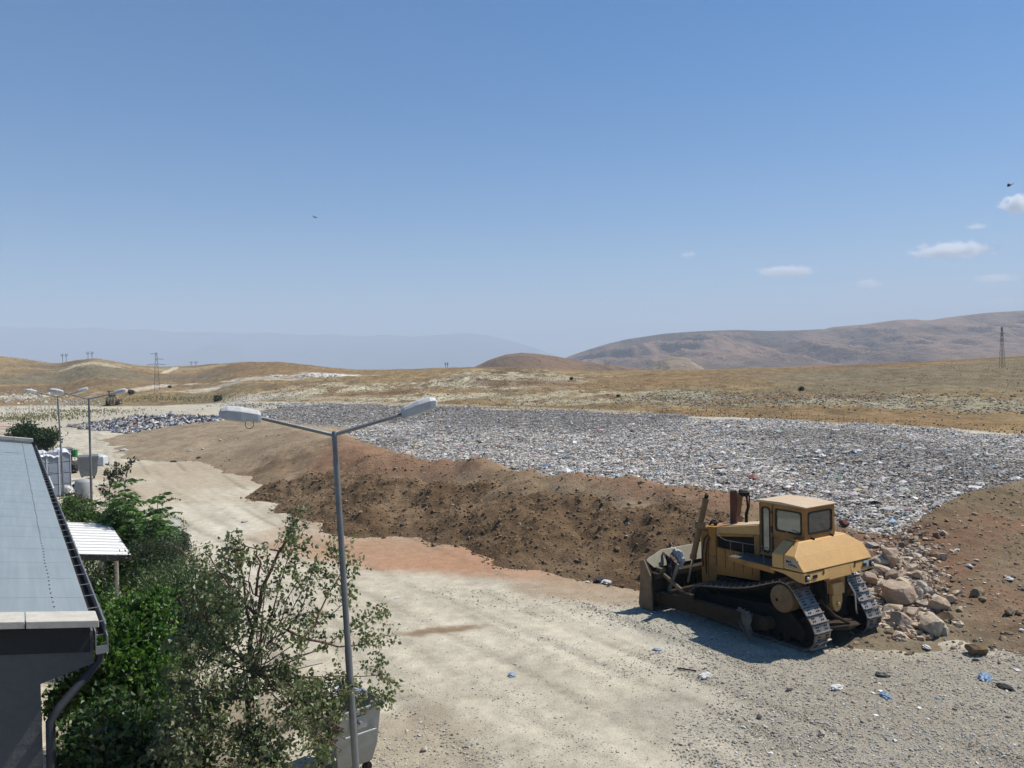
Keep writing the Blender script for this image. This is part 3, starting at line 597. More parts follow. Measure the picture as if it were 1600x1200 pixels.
# dry tufts on the slopes
n = 170000; yy = 60 * np.exp(RNG.uniform(0, math.log(430 / 60), n)); xx = RNG.uniform(-.85, .85, n) * yy; _, t_, u_, ye_ = base_z(xx, yy)
k = (t_ > .003) & (t_ < .97) & (fbm(xx / 18, yy / 22, 4, 401) + .25 * (t_ < .06) > RNG.uniform(-.25, .75, n)); xx, yy, t_ = xx[k], yy[k], t_[k]; n = len(xx)
S = .07 + .26 * RNG.beta(1, 4, n); C = palette(n, [(.28, .19, .10), (.40, .30, .17), (.17, .115, .065), (.17, .15, .085)], [4, 4, 3, 1.5])
nb = 5; aa = RNG.uniform(0, 6.28, (n, nb)); bx = np.cos(aa) * S[:, None] * .55; by = np.sin(aa) * S[:, None] * .55; zt = ground_z(xx, yy) - .03
tipx = bx * .9; V = np.zeros((n, nb, 3, 3)); w_ = S[:, None] * .42
V[:, :, 0] = np.stack([xx[:, None] - np.sin(aa) * w_, yy[:, None] + np.cos(aa) * w_, np.broadcast_to(zt[:, None], aa.shape)], -1)
V[:, :, 1] = np.stack([xx[:, None] + np.sin(aa) * w_, yy[:, None] - np.cos(aa) * w_, np.broadcast_to(zt[:, None], aa.shape)], -1)
V[:, :, 2] = np.stack([xx[:, None] + bx, yy[:, None] + by, zt[:, None] + S[:, None] * RNG.uniform(.5, 1.0, aa.shape)], -1)
Fa = np.arange(n * nb * 3).reshape(-1, 3); tu = np_mesh('dry_grass', V.reshape(-1, 3), Fa, 'waste', np.repeat(C, nb * 3, 0)); tag(tu, 'dry brown grass tufts over the slopes behind the landfill', 'dry grass', kind='stuff')

# broken chalk on the pale bank: stones and dark scrub too many to count
CH = []; CT = []
for px, py, a, b, n in ((560, 606, 26, 26, 1100), (680, 600, 30, 36, 2200), (760, 596, 26, 44, 2200), (860, 592, 18, 30, 900), (640, 622, 30, 12, 800), (480, 612, 24, 22, 700), (930, 622, 22, 10, 500), (1060, 622, 12, 14, 900), (1100, 628, 12, 10, 500), (1290, 628, 14, 9, 500), (1400, 620, 14, 10, 700), (1500, 630, 13, 9, 600), (1200, 628, 12, 9, 400), (1580, 640, 8, 7, 300)):
    p = on_land(px, py); u = np.array([p[1], -p[0]]) / math.hypot(p[0], p[1]); v = np.array([p[0], p[1]]) / math.hypot(p[0], p[1]); a_ = RNG.normal(0, .6, n) * a; b_ = RNG.normal(0, .6, n) * b
    q = np.stack([p[0] + u[0] * a_ + v[0] * b_, p[1] + u[1] * a_ + v[1] * b_], -1); q = q[(q[:, 1] > 62) & (base_z(q[:, 0], q[:, 1])[1] > .01)]; k = len(q) // 2; CH.append(q[:k]); CT.append(q[k:])
CH = np.concatenate(CH); CT = np.concatenate(CT); n = len(CH)
v, fa, c = pebbles(np.stack([CH[:, 0], CH[:, 1], ground_z(CH[:, 0], CH[:, 1])], -1), .08 + .32 * RNG.beta(1, 4, n), palette(n, [(.50, .46, .34), (.42, .38, .27), (.56, .52, .42)], [3, 3, 1]), .8); cs_ = np_mesh('rubble', v, fa, 'stone', c); tag(cs_, 'pale broken chalk on the bank behind the waste', 'rubble', kind='stuff')
n = len(CT); v, fa, c = pebbles(np.stack([CT[:, 0], CT[:, 1], ground_z(CT[:, 0], CT[:, 1])], -1), .08 + .26 * RNG.beta(1, 3.5, n), palette(n, [(.24, .17, .10), (.19, .16, .09), (.29, .215, .125)], [3, 2, 2]), .8); cg_ = np_mesh('dry_grass', v, fa, 'stone', c); tag(cg_, 'dark dry scrub dotted over the pale bank', 'scrub', kind='stuff')
# ------------------------------------------------------------------ hills far behind
def ridge(name, prof, Y, depth, zbase, c1, c2, seed, rough=1.0, nx=420, ny=70, tail=.35):
    prof = np.array([(c, at(c, y, Y)[0], at(c, y, Y)[2]) for c, y in prof]); x = np.linspace(prof[0, 1], prof[-1, 1], nx); top = np.interp(x, prof[:, 1], prof[:, 2])
    for _ in range(2): top[1:-1] = .25 * top[:-2] + .5 * top[1:-1] + .25 * top[2:]
    v = np.concatenate([np.linspace(-1, 0, ny), np.linspace(0, .8, 12)[1:]]); Xg, Vg = np.meshgrid(x, v); Tg = np.broadcast_to(top, Xg.shape)
    k = np.where(Vg < 0, 1 - np.abs(Vg) ** 1.35, 1 - .8 * Vg ** 2)
    Zg = zbase + (Tg - zbase) * k; sc = (prof[:, 2].max() - zbase)
    env = np.clip(np.abs(Vg) * 6, 0, 1) * np.clip((1 + Vg) * 6, .3, 1)
    rid = 1 - 2 * np.abs(fbm(Xg / (sc * 1.3) + Vg * 1.6, Vg * 1.6, 6, seed)) ** .8
    Zg = Zg + rough * .13 * sc * env * (rid - 1) * np.clip(k, .25, 1); Zg = np.where(Vg < 0, np.minimum(Zg, zbase + (Tg - zbase) * (.985 if rough < 2 else 1)) * (Vg < -.001) + Zg * (Vg >= -.001), Zg)
    Yg = Y + Vg * depth; n1 = fbm(Xg / (sc * 1.2), Vg * 4, 5, seed + 9)
    C = mixc(np.broadcast_to(np.array(c1), Xg.shape + (3,)), np.array(c2), sst(-.3, .4, n1 + .3 * fbm(Xg / (sc * .25), Vg * 18, 3, seed + 20)))
    f = np.arange(Xg.size).reshape(Xg.shape); q = np.stack([f[:-1, :-1], f[:-1, 1:], f[1:, 1:], f[1:, :-1]], -1).reshape(-1, 4)
    o = np_mesh(name, np.stack([Xg, Yg, Zg], -1).reshape(-1, 3), q, 'hill', C.reshape(-1, 3), True); return tag(o, kind='structure')
ridge('hills', [(840, 610), (885, 558), (920, 546), (950, 537), (980, 530), (1040, 521), (1100, 517), (1150, 515.5), (1200, 517), (1250, 516), (1290, 514), (1300, 511), (1350, 507), (1400, 500), (1430, 499), (1450, 501), (1480, 496), (1540, 489), (1600, 485), (1700, 478), (1900, 470), (2300, 480), (2700, 540)], 2300, 1100, -40, (.265, .18, .13), (.135, .105, .085), 501, 3.2, 700, 140)
ridge('hills', [(700, 600), (740, 574), (765, 562), (790, 554), (815, 551), (840, 553), (870, 557), (900, 563), (940, 569), (990, 574), (1060, 590)], 1050, 400, -30, (.22, .135, .075), (.15, .10, .055), 521, 1.0)
ridge('hills', [(1000, 585), (1022, 572), (1035, 562), (1050, 557.5), (1070, 558), (1085, 566), (1098, 578), (1110, 590)], 1150, 160, -30, (.42, .35, .26), (.28, .21, .14), 531, .35, 160, 60)
ridge('hills', [(-900, 500), (-300, 502), (0, 509), (35, 513), (60, 511), (110, 514), (150, 511), (185, 516), (230, 514), (270, 519), (330, 518), (380, 522), (420, 519), (470, 524), (520, 522), (560, 526), (600, 523), (650, 526), (690, 523), (730, 520), (765, 524), (800, 533), (835, 543), (880, 560), (950, 575), (1050, 600)], 11800, 2500, -100, (.11, .12, .13), (.07, .08, .09), 541, .8)
ridge('hills', [(180, 600), (280, 560), (310, 545), (345, 533), (370, 537), (400, 552), (440, 568), (520, 600)], 10300, 1300, -80, (.12, .12, .11), (.09, .09, .09), 551, .8)
xf = np.array([(-12000, 1150, -45), (12000, 1150, -45), (12000, 14000, -70), (-12000, 14000, -70)], float)
fl = np_mesh('terrain', xf, np.array([[0, 1, 2, 3]]), 'hill', np.tile([[.2, .15, .095]], (4, 1))); tag(fl, kind='structure')
# the air: one closed box round everything, even pale haze
hb = MB().box((-14000, -400, -140), (14000, 15000, 820)).build('haze', 'white'); hb.data.materials.clear()
hm = bpy.data.materials.new('haze'); hm.use_nodes = True; hn = hm.node_tree; hn.nodes.remove(hn.nodes['Principled BSDF'])
hv = hn.nodes.new('ShaderNodeVolumePrincipled'); hv.inputs['Density'].default_value = .00021; hv.inputs['Color'].default_value = (.62, .73, .87, 1); hv.inputs['Anisotropy'].default_value = 0.0
hn.links.new(hv.outputs[0], hn.nodes['Material Output'].inputs['Volume']); hb.data.materials.append(hm); tag(hb, kind='stuff')
hb.visible_shadow = True

# ------------------------------------------------------------------ the bulldozer (x to its right, y ahead, z up)
def track_path():
    """outer belt line (y, z): rear idler, raised sprocket, front idler"""
    ci = [(-1.53, .44, .40), (-.95, 1.17, .42), (1.92, .45, .39)]
    P = []
    def arc(c, a0, a1, n):
        for k in range(n + 1):
            a = math.radians(a0 + (a1 - a0) * k / n); P.append((c[0] + c[2] * math.cos(a), c[1] + c[2] * math.sin(a)))
    arc(ci[0], 270, 148, 8); arc(ci[1], 148, 76, 6)
    # slack upper run down to the front idler
    a = np.array(P[-1]); b = np.array((1.99, .84))
    for k in range(1, 9):
        t = k / 9; P.append((a[0] + (b[0] - a[0]) * t, a[1] + (b[1] - a[1]) * t - .10 * math.sin(math.pi * t) * (1 + .3 * math.sin(5 * t))))
    arc(ci[2], 80, -90, 10)
    return P
def resample(P, n):
    P = np.array(P + [P[0]]); d = np.hypot(*np.diff(P, axis=0).T); s = np.concatenate([[0], np.cumsum(d)]); q = np.linspace(0, s[-1], n, endpoint=False)
    return np.stack([np.interp(q, s, P[:, 0]), np.interp(q, s, P[:, 1])], -1)
def make_dozer():
    root = empty('bulldozer', np.array([7.38, 21.74, 0.03]), YAW, 'faded yellow bulldozer parked on the gravel between the earth bank and the boulders', 'bulldozer')
    TP_ = resample(track_path(), 44)
    for sx in (-1, 1):
        t = MB(); n = len(TP_)
        for i in range(n):
            a = TP_[i]; b = TP_[(i + 1) % n]; d = (b - a) / np.linalg.norm(b - a); nrm = np.array([-d[1], d[0]])     # outward (clockwise path)
            if nrm @ (a - np.array([0.1, .7])) < 0: nrm = -nrm
            L = np.linalg.norm(b - a); x0 = sx * 1.05 - .30; x1 = sx * 1.05 + .30
            q = lambda u, w: tuple(a + d * u + nrm * w)
            t.prism([q(.006, -.005), q(L - .006, -.005), q(L - .006, .022), q(.04, .022), q(.03, .075), q(.010, .075)], x0, x1, 'x', 0)
            t.prism([q(-.01, -.10), q(L * .9, -.10), q(L * .9, -.005), q(-.01, -.005)], sx * 1.05 - .14, sx * 1.05 - .08, 'x', 1)
            t.prism([q(.01, -.10), q(L * .92, -.10), q(L * .92, -.005), q(.01, -.005)], sx * 1.05 + .08, sx * 1.05 + .14, 'x', 1)
            for bx in (-.19, -.12, .12, .19):
                for bu in (.09, .16):
                    c = a + d * bu + nrm * .032; t.box((-.013, -.013, -.010), (.013, .013, .010), 1, [[1, 0, 0], [0, d[0], nrm[0]], [0, d[1], nrm[1]]], (sx * 1.05 + bx, c[0], c[1]))
        tr = t.build('track', ['shoe', 'dark'], root)
        m = MB(); x0, x1 = sx * 1.05 - .22, sx * 1.05 + .22
        m.prism([(-1.3, .36), (-1.15, .78), (-.5, .88), (1.5, .72), (1.75, .40), (1.3, .30), (-1.0, .30)], x0, x1, 'x')
        m.prism([(-1.55, .25), (-1.6, .5), (-1.2, .85), (-.7, .75), (-.6, .25)], sx * 1.05 - .26 if sx < 0 else sx * 1.05 + .20, sx * 1.05 - .20 if sx < 0 else sx * 1.05 + .26, 'x')
        for k in range(8): m.lathe([(.05, -.25), (.12, -.25), (.12, .25), (.05, .25)], (sx * 1.05, -1.05 + k * .34, .20), 'x', 14)
        m.build('track_frame', 'dark', root, .01)
        for cy_, cz, rr in ((-1.53, .44, .33), (1.92, .45, .32)):
            MB().lathe([(.06, -.12), (rr - .1, -.10), (rr - .06, -.13), (rr, -.13), (rr, .13), (rr - .06, .13), (rr - .1, .10), (.06, .12)], (sx * 1.05, cy_, cz), 'x', 28).build('idler', 'dark', root, 0, 30)
        s = MB()
        for k in range(26):
            a = 2 * math.pi * k / 26; s.prism([(-.95 + .30 * math.cos(a - .12), 1.17 + .30 * math.sin(a - .12)), (-.95 + .37 * math.cos(a - .05), 1.17 + .37 * math.sin(a - .05)), (-.95 + .37 * math.cos(a + .05), 1.17 + .37 * math.sin(a + .05)), (-.95 + .30 * math.cos(a + .12), 1.17 + .30 * math.sin(a + .12))], sx * 1.05 - .04, sx * 1.05 + .04, 'x')
        s.lathe([(.02, -.05), (.31, -.05), (.31, .05), (.02, .05)], (sx * 1.05, -.95, 1.17), 'x', 26)
        sp = s.build('sprocket', 'dark', root)
        h = MB(); xo = sx * 1.38; xi = sx * .80
        h.lathe([(.30, 0), (.36, .03 * sx), (.36, .50 * sx), (.345, .565 * sx), (.30, .585 * sx), (.10, .585 * sx), (.085, .60 * sx), (.0, .60 * sx)] if True else [], (xi, -.95, 1.17), 'x', 36)
        for k in range(10):
            a = 2 * math.pi * k / 10; h.lathe([(.018, .575 * sx), (.018, .595 * sx)], (xi, -.95 + .255 * math.cos(a), 1.17 + .255 * math.sin(a)), 'x', 8, 0)
        h.lathe([(.04, .58 * sx), (.04, .605 * sx)], (xi, -.95 + .12, 1.17 - .05), 'x', 10, 1)
        h.build('final_drive', ['drive', 'dark'], root, 0, 30)
    # hull
    b = MB(); b.box((-.55, -1.45, .55), (.55, 2.0, 1.05)); b.box((-.48, -1.2, 1.05), (.48, .6, 1.9)); b.box((-.26, .7, 1.05), (.26, 1.95, 2.0)); b.box((-.75, -1.3, .85), (.75, -.5, 1.5))
    for k in range(5): b.box((-.34, .85 + k * .22, 1.3), (-.26, .98 + k * .22, 1.9))
    b.tube([(-.4, .9, 1.95), (-.44, 1.3, 2.05), (-.4, 1.8, 1.9)], .03, 8); b.tube([(-.42, .95, 1.55), (-.46, 1.5, 1.5), (-.42, 1.85, 1.7)], .025, 8); b.lathe([(.09, -.1), (.09, .16)], (-.43, 1.15, 1.62), 'z', 12)
    b.box((-.50, .64, 1.84), (.50, 2.0, 2.215)); b.box((-.5, .64, 2.2), (.5, 1.3, 2.36))  # dark blocks added to fill the engine bay and keep its opening black
    b.build('belly', 'dark', root, .01)
    # hood: radiator guard, roof falling forwards, upper and lower side panels
    g = MB(); g.prism([(2.02, .66), (2.60, .72), (2.62, 2.30), (2.54, 2.38), (2.02, 2.43)], -.58, .58, 'x'); gd = g.build('radiator_guard', 'yellow_dirty_shade', root, .03)
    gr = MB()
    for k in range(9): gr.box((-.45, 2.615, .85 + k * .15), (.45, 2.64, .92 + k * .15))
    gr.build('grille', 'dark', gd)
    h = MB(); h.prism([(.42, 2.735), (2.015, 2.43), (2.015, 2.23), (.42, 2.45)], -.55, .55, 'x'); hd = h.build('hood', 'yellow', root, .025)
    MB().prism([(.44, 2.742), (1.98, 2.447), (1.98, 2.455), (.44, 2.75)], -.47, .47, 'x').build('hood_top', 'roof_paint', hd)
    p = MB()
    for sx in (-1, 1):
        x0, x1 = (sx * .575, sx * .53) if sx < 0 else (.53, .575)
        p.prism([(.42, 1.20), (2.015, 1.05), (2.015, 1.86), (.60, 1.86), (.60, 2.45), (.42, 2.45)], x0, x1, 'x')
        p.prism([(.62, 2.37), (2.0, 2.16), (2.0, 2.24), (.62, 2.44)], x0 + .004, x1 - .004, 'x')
    p.build('side_panel', 'yellow_dirty_shade', root, .01)
    # running boards and fenders
    for sx in (-1, 1):
        d = MB(); x0, x1 = (-1.28, -.58) if sx < 0 else (.58, 1.28)
        d.box((x0, -.66, 1.86), (x1, .86, 1.905)); d.prism([(.86, 1.905), (.86, 1.86), (1.15, 1.74), (1.15, 1.78)], x0 + .15 if sx < 0 else x0, x1 if sx < 0 else x1 - .15, 'x')
        for k in range(14): d.box((x0 + .03, -.60 + k * .10, 1.905), (x1 - .03, -.565 + k * .10, 1.912))
        d.build('running_board', 'deck', root)
        s = MB(); xa, xb = (-1.30, -1.24) if sx < 0 else (1.24, 1.30)
        s.prism([(-.66, 1.895), (.86, 1.895), (.84, 1.80), (.3, 1.76), (-.66, 1.74)], xa, xb, 'x'); s.build('board_skirt', 'yellow_dirty_shade', root)
        r = MB(); X = sx * 1.22
        pts = [(sx * .60, 1.98, 2.30), (X - sx * .2, 1.4, 2.28), (X, 1.0, 2.30), (X, -.28, 2.36), (sx * 1.18, -.60, 2.30)]
        r.tube(pts, .011, 8)
        for y in (.86, .42, -.28): r.tube([(X, y, 1.9), (X, y, 2.31)], .010, 8)
        r.build('handrail', 'deck', root)
        bx = MB(); a0, a1 = (1, -1) if sx > 0 else (-1, 1)
        bx.hull([(sx * 1.38, -.68, 1.93), (sx * 1.38, -.68, 2.28), (sx * .98, -.70, 2.56), (sx * .66, -.70, 2.56), (sx * .66, -.68, 1.93), (sx * 1.38, -1.035, 1.95), (sx * 1.38, -1.035, 2.30), (sx * .98, -1.035, 2.575), (sx * .66, -1.035, 2.575), (sx * .66, -1.035, 1.95)])
        bx.build('fender_box', 'yellow', root, .02)
    tk = MB(); tk.hull([(s * a, y, z) for s in (-1, 1) for a, y, z in ((1.385, -1.06, 1.96), (1.385, -1.06, 2.305), (.96, -1.06, 2.58), (.94, -1.17, 2.58), (1.385, -1.40, 2.30), (1.385, -1.655, 1.965), (1.30, -1.2, 1.96))])
    tank = tk.build('fuel_tank', 'yellow', root, .02)
    for x, y in ((-.35, -1.12), (.42, -1.12)): MB().tube([(x, y - .06, 2.585), (x, y + .05, 2.60)], .035, 8).build('lifting_eye', 'dark', tank)
    MB().tube([(-1.02, -1.2, 2.47), (-1.2, -1.22, 2.39)], .028, 8).build('filler_handle', 'dark', tank)
    dc = MB(); dc.box((-1.393, -1.50, 2.02), (-1.387, -1.10, 2.24)); dcl = dc.build('worn_label', 'decal', tank)
    dm = MB()
    for u, w, a, c in ((-1.18, 2.17, .05, .03), (-1.26, 2.17, .03, .025), (-1.30, 2.10, .04, .022), (-1.38, 2.09, .03, .03), (-1.22, 2.09, .02, .02), (-1.43, 2.07, .03, .018)): dm.prism([(u - a, w - c), (u + a, w - c * .6), (u + a * .8, w + c), (u - a * .7, w + c * .8)], -1.397, -1.394, 'x')
    dm.build('faded_marks', 'rag_d', dcl)
    rb = MB(); rb.prism([(-.62, 1.90), (-1.05, 1.925), (-1.64, 1.945), (-1.70, 1.70), (-1.52, 1.70), (-1.35, 1.745), (-1.05, 1.83), (-.62, 1.86)], -1.385, -.45, 'x'); rb.prism([(-.62, 1.90), (-1.05, 1.925), (-1.64, 1.945), (-1.70, 1.70), (-1.52, 1.70), (-1.35, 1.745), (-1.05, 1.83), (-.62, 1.86)], .45, 1.385, 'x')
    rb.prism([(-1.35, 1.945), (-1.64, 1.945), (-1.70, 1.66), (-1.5, 1.62)], -.452, .452, 'x'); rbo = rb.build('rear_fender', 'yellow', root, .012)
    for sx in (-1, 1):
        lb = MB(); x0, x1 = sorted((sx * 1.375, sx * 1.22)); lb.box((x0, -1.712, 1.755), (x1, -1.675, 1.91)); lbo = lb.build('lamp_recess', 'black', rbo)
        lm = MB(); lm.lathe([(.02, -.03), (.034, -.025), (.042, -.005), (.042, .02)], (sx * 1.30, -1.722, 1.83), 'y', 18); lm.build('tail_lamp', 'lamp_white', lbo, 0, 40)
        sl_ = MB(); a, c = sorted((sx * 1.08, sx * .92)); sl_.box((a, -1.701, 1.79), (c, -1.680, 1.87)); sl_.build('slot', 'black', rbo)
        ln = MB(); a, c = sorted((sx * 1.22, sx * .62)); ln.box((a, -1.655, 1.935), (c, -1.640, 1.955)); a, c = sorted((sx * .64, sx * .62)); ln.box((a, -1.68, 1.83), (c, -1.660, 1.945)); ln.build('panel_gap', 'black', rbo)
    st = MB(); st.hull([(x, y, z) for x, y, z in ((1.0, -1.700, 1.78), (1.2, -1.700, 1.78), (1.2, -1.665, 1.92), (1.0, -1.665, 1.92), (1.0, -1.694, 1.78), (1.2, -1.694, 1.78), (1.2, -1.659, 1.92), (1.0, -1.659, 1.92))]); st.build('sticker', 'sticker', rbo)
    # cab
    c = MB(); T3 = .04; FR = -1.10; FF = .38; W = .60; zb = 1.95; zt = 3.385
    def left(u, w, d): return (-W + d, u, w)
    def right(u, w, d): return (W - d, u, w)
    def rear(u, w, d): return (u, FR + d, w)
    def front(u, w, d): return (u, FF - d, w)
    side_win = rrect(-.98, 2.70, -.17, 3.26, .07); door_win = rrect(.03, 2.06, .29, 3.26, .08)
    for fn in (left, right): c.holed([(FR, zb), (FF, zb), (FF, zt), (FR, zt)], [side_win, door_win], fn, T3)
    rear_win = rrect(-.47, 2.72, .47, 3.27, .07); front_wins = [rrect(-.5, 2.8, -.05, 3.26, .06), rrect(.05, 2.8, .5, 3.26, .06)]
    c.holed([(-W + T3, zb), (W - T3, zb), (W - T3, zt), (-W + T3, zt)], [rear_win], rear, T3); c.holed([(-W + T3, zb), (W - T3, zb), (W - T3, zt), (-W + T3, zt)], front_wins, front, T3)
    c.box((-W + T3, FR + T3, zb), (W - T3, FF - T3, zb + .05))
    cab = c.build('cab', 'yellow_dirty_shade', root)
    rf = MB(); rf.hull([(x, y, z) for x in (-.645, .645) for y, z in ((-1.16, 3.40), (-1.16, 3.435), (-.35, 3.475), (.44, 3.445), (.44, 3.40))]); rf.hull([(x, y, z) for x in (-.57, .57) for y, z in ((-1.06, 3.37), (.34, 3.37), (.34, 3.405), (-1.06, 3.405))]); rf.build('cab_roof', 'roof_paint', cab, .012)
    def pane(loop, fn, name='window'):
        u0 = sum(p[0] for p in loop) / len(loop); w0 = sum(p[1] for p in loop) / len(loop)
        out = [(u0 + (u - u0) * 1.0 + (.022 if u > u0 else -.022), w0 + (w - w0) + (.022 if w > w0 else -.022)) for u, w in loop]
        inn = [(u + (-.018 if u > u0 else .018), w + (-.018 if w > w0 else .018)) for u, w in loop]
        s = MB(); s.holed(out, [inn], lambda u, w, d: fn(u, w, d - .014), .012); so_ = s.build(name, 'black', cab)
        g = MB(); n = len(inn); g.add([fn(u, w, .016) for u, w in inn] + [fn(u, w, .022) for u, w in inn], [list(range(n)), list(range(n, 2 * n))[::-1]] + [(i, (i + 1) % n, n + (i + 1) % n, n + i) for i in range(n)]); g.build('pane', 'glass', so_)
    for fn in (left, right): pane(side_win, fn); pane(door_win, fn, 'door_window')
    pane(rear_win, rear)
    for L_ in front_wins: pane(L_, front)
    for x in (-.612, .600):
        dl = MB(); dl.box((x, -.075, 2.0), (x + .012, -.06, 3.36)); dl.box((x, .352, 2.0), (x + .012, .362, 3.36)); dl.box((x - .012, -.055, 2.62), (x + .024, -.02, 2.78)); dl.box((x - .012, -.075, 3.12), (x + .024, -.03, 3.19)); dl.box((x - .01, -.09, 2.05), (x + .02, -.04, 2.5)); dl.build('door_seam', 'black', cab)
    se = MB(); se.box((-.25, -.75, 2.3), (.25, -.25, 2.5)); se.box((-.25, -.85, 2.5), (.25, -.72, 3.05)); se.box((-.4, .1, 2.0), (.4, .3, 2.75)); se.build('seat', 'black', cab, .03)
    ar = MB(); ar.tube([(-.65, -1.02, 2.58), (-.98, -1.12, 2.62), (-.80, -.62, 2.60)], .022, 8); ar.tube([(-.63, -.80, 2.62), (-.86, -.95, 2.60), (-.72, -.6, 2.75)], .014, 8); ar.build('grab_bar', 'yellow_dirty_shade', root)
    # exhaust, pre-cleaner, caps
    e = MB(); e.lathe([(.105, 2.42), (.115, 2.46), (.105, 2.5), (.105, 3.38), (.112, 3.40), (.112, 3.43), (.095, 3.43), (.09, 3.2)], (.02, 1.86, 0), 'z', 24); e.build('exhaust_pipe', 'exhaust', root, 0, 35)
    a = MB(); a.tube([(.28, 1.62, 2.5), (.28, 1.62, 2.78), (.34, 1.62, 2.95), (.30, 1.62, 3.34)], [.045, .045, .028, .028], 12); a.tube([(.28, 1.62, 2.7), (.40, 1.62, 2.95), (.42, 1.62, 3.3)], .022, 10); a.lathe([(.06, 3.28), (.14, 3.32), (.15, 3.40), (.08, 3.45), (.01, 3.46)], (.26, 1.66, 0), 'z', 20); a.build('air_intake', 'dark', root, 0, 40)
    q = MB(); q.lathe([(.13, 2.66), (.15, 2.7), (.15, 2.80), (.165, 2.82), (.165, 2.86), (.08, 2.9), (.01, 2.9)], (.33, .80, 0), 'z', 20); q.build('pre_cleaner', 'dark', root, 0, 40)
    fc = MB(); fc.lathe([(.05, 2.36), (.05, 2.46), (.10, 2.47), (.11, 2.50), (.02, 2.53)], (-.30, 2.28, 0), 'z', 16); fc.tube([(-.32, 2.52, 2.36), (-.32, 2.40, 2.52), (-.25, 2.30, 2.54)], .03, 8); fc.build('radiator_cap', 'dark', root, 0, 40)
    # lift cylinders
    for sx in (-1, 1):
        top = np.array([sx * .72, 2.22, 3.28]); low = np.array([sx * .90, 2.85, .70]); d = (low - top) / np.linalg.norm(low - top)
        l = MB(); l.tube([top + d * .02, top + d * .12, top + d * .13, top + d * 1.78, top + d * 1.80, top + d * 1.92], [.095, .095, .085, .085, .10, .10], 16, 0); l.tube([top - d * .08, top + d * .04], .06, 12, 1); l.tube([top + d * .2 + np.array([-.09 * sx, .02, 0]), top + d * 1.7 + np.array([-.09 * sx, .02, 0])], .018, 8, 1)
        l.box((-.10, -.12, -.10), (.10, .12, .10), 0, None, tuple(top + d * .85)); l.tube([top + d * .85, np.array([sx * .5, 2.4, 2.25])], .075, 12, 0)
        lc_ = l.build('lift_cylinder', ['drive', 'dark'], root, 0, 35)
        MB().tube([top + d * 1.9, low], .032, 12).build('piston_rod', 'rod', lc_, 0, 40)
    # blade, push arms, tilt brace
    prof = [(3.44, .0), (3.30, .12), (3.20, .40), (3.18, .72), (3.25, 1.02), (3.40, 1.30), (3.46, 1.42)]
    bl = MB(); bl.prism(prof + [(y - .07, z) for y, z in prof[::-1]], -2.1, 2.1, 'x')
    bl.box((-2.0, 2.92, .30), (2.0, 3.14, .52)); bl.box((-2.0, 2.98, .92), (2.0, 3.20, 1.08))
    for x in (-1.5, -.9, -.3, .3, .9, 1.5): bl.prism([(2.98, .32), (3.14, .32), (3.20, 1.05), (3.08, 1.05)], x - .03, x + .03, 'x')
    blade = bl.build('blade', 'mud_shade', root, .012)
    for sx in (-1, 1):
        w = MB(); x0, x1 = sorted((sx * 2.1, sx * 2.16)); w.prism([(3.02, .02), (3.55, -.01), (3.62, .10), (3.54, .75), (3.52, 1.40), (3.36, 1.44), (3.10, 1.02), (3.04, .5)], x0, x1, 'x'); w.box((x0 - .01, 3.04, .60), (x1 + .01, 3.50, .62)); w.build('end_plate', 'blade', blade, .01)
    sg = MB(); sg.hull([(s * a, y, z) for s in (-1, 1) for a, y, z in ((2.05, 3.44, 1.40), (1.35, 3.50, 1.62), (1.35, 3.44, 1.62), (2.05, 3.38, 1.40), (1.35, 3.2, 1.20), (1.9, 3.2, 1.20))]); sg.build('spill_guard', 'cover', blade, .015)
    MB().prism([(3.36, .10), (3.52, -.04), (3.55, .02), (3.42, .16)], -2.1, 2.1, 'x').build('cutting_edge', 'shoe', blade)
    for sx in (-1, 1):
        pa = MB(); pts = [(sx * 1.62, -.62, .50), (sx * 1.66, -.2, .46), (sx * 1.80, 2.7, .36), (sx * 1.82, 3.1, .34)]
        for k in range(3):
            (x0, y0, z0), (x1, y1, z1) = pts[k], pts[k + 1]; h_ = .19 if k else .15; h2 = .20
            pa.hull([(x0 - .09, y0, z0 - h_), (x0 + .09, y0, z0 - h_), (x0 - .09, y0, z0 + h_), (x0 + .09, y0, z0 + h_), (x1 - .09, y1, z1 - h2), (x1 + .09, y1, z1 - h2), (x1 - .09, y1, z1 + h2), (x1 + .09, y1, z1 + h2)])
        pa.lathe([(.10, -.14), (.16, -.14), (.16, .14), (.10, .14)], (sx * 1.60, -.68, .52), 'x', 18); pa.box((sx * 1.79 - .07, 1.75, .5), (sx * 1.79 + .07, 2.15, .72))
        pa.build('push_arm', 'mud_shade', root, .012)
        br = MB(); br.tube([(sx * 1.78, 1.95, .64), (sx * 1.75, 2.5, .84), (sx * 1.72, 3.08, 1.06)], [.055, .06, .05], 14); br.box((sx * 1.72 - .10, 3.0, .96), (sx * 1.72 + .10, 3.2, 1.2)); br.build('tilt_brace', 'mud', root, 0, 40)
    # rear: transmission case, drawbar, guards
    t = MB(); t.hull([(x, y, z) for x, y, z in ((-.22, -1.62, 1.50), (.22, -1.62, 1.50), (-.22, -1.66, 1.22), (.22, -1.66, 1.22), (-.22, -1.2, 1.55), (.22, -1.2, 1.55), (-.22, -1.2, 1.2), (.22, -1.2, 1.2))]); t.prism([(-.20, 1.20), (.20, 1.20), (.20, .98), (.12, .80), (0, .74), (-.12, .80), (-.20, .98)], -1.60, -1.25, 'y'); t.lathe([(.03, -.05), (.06, -.05), (.06, 0)], (0, -1.6, .95), 'y', 12)
    t.build('transmission_case', 'yellow', root, .02)
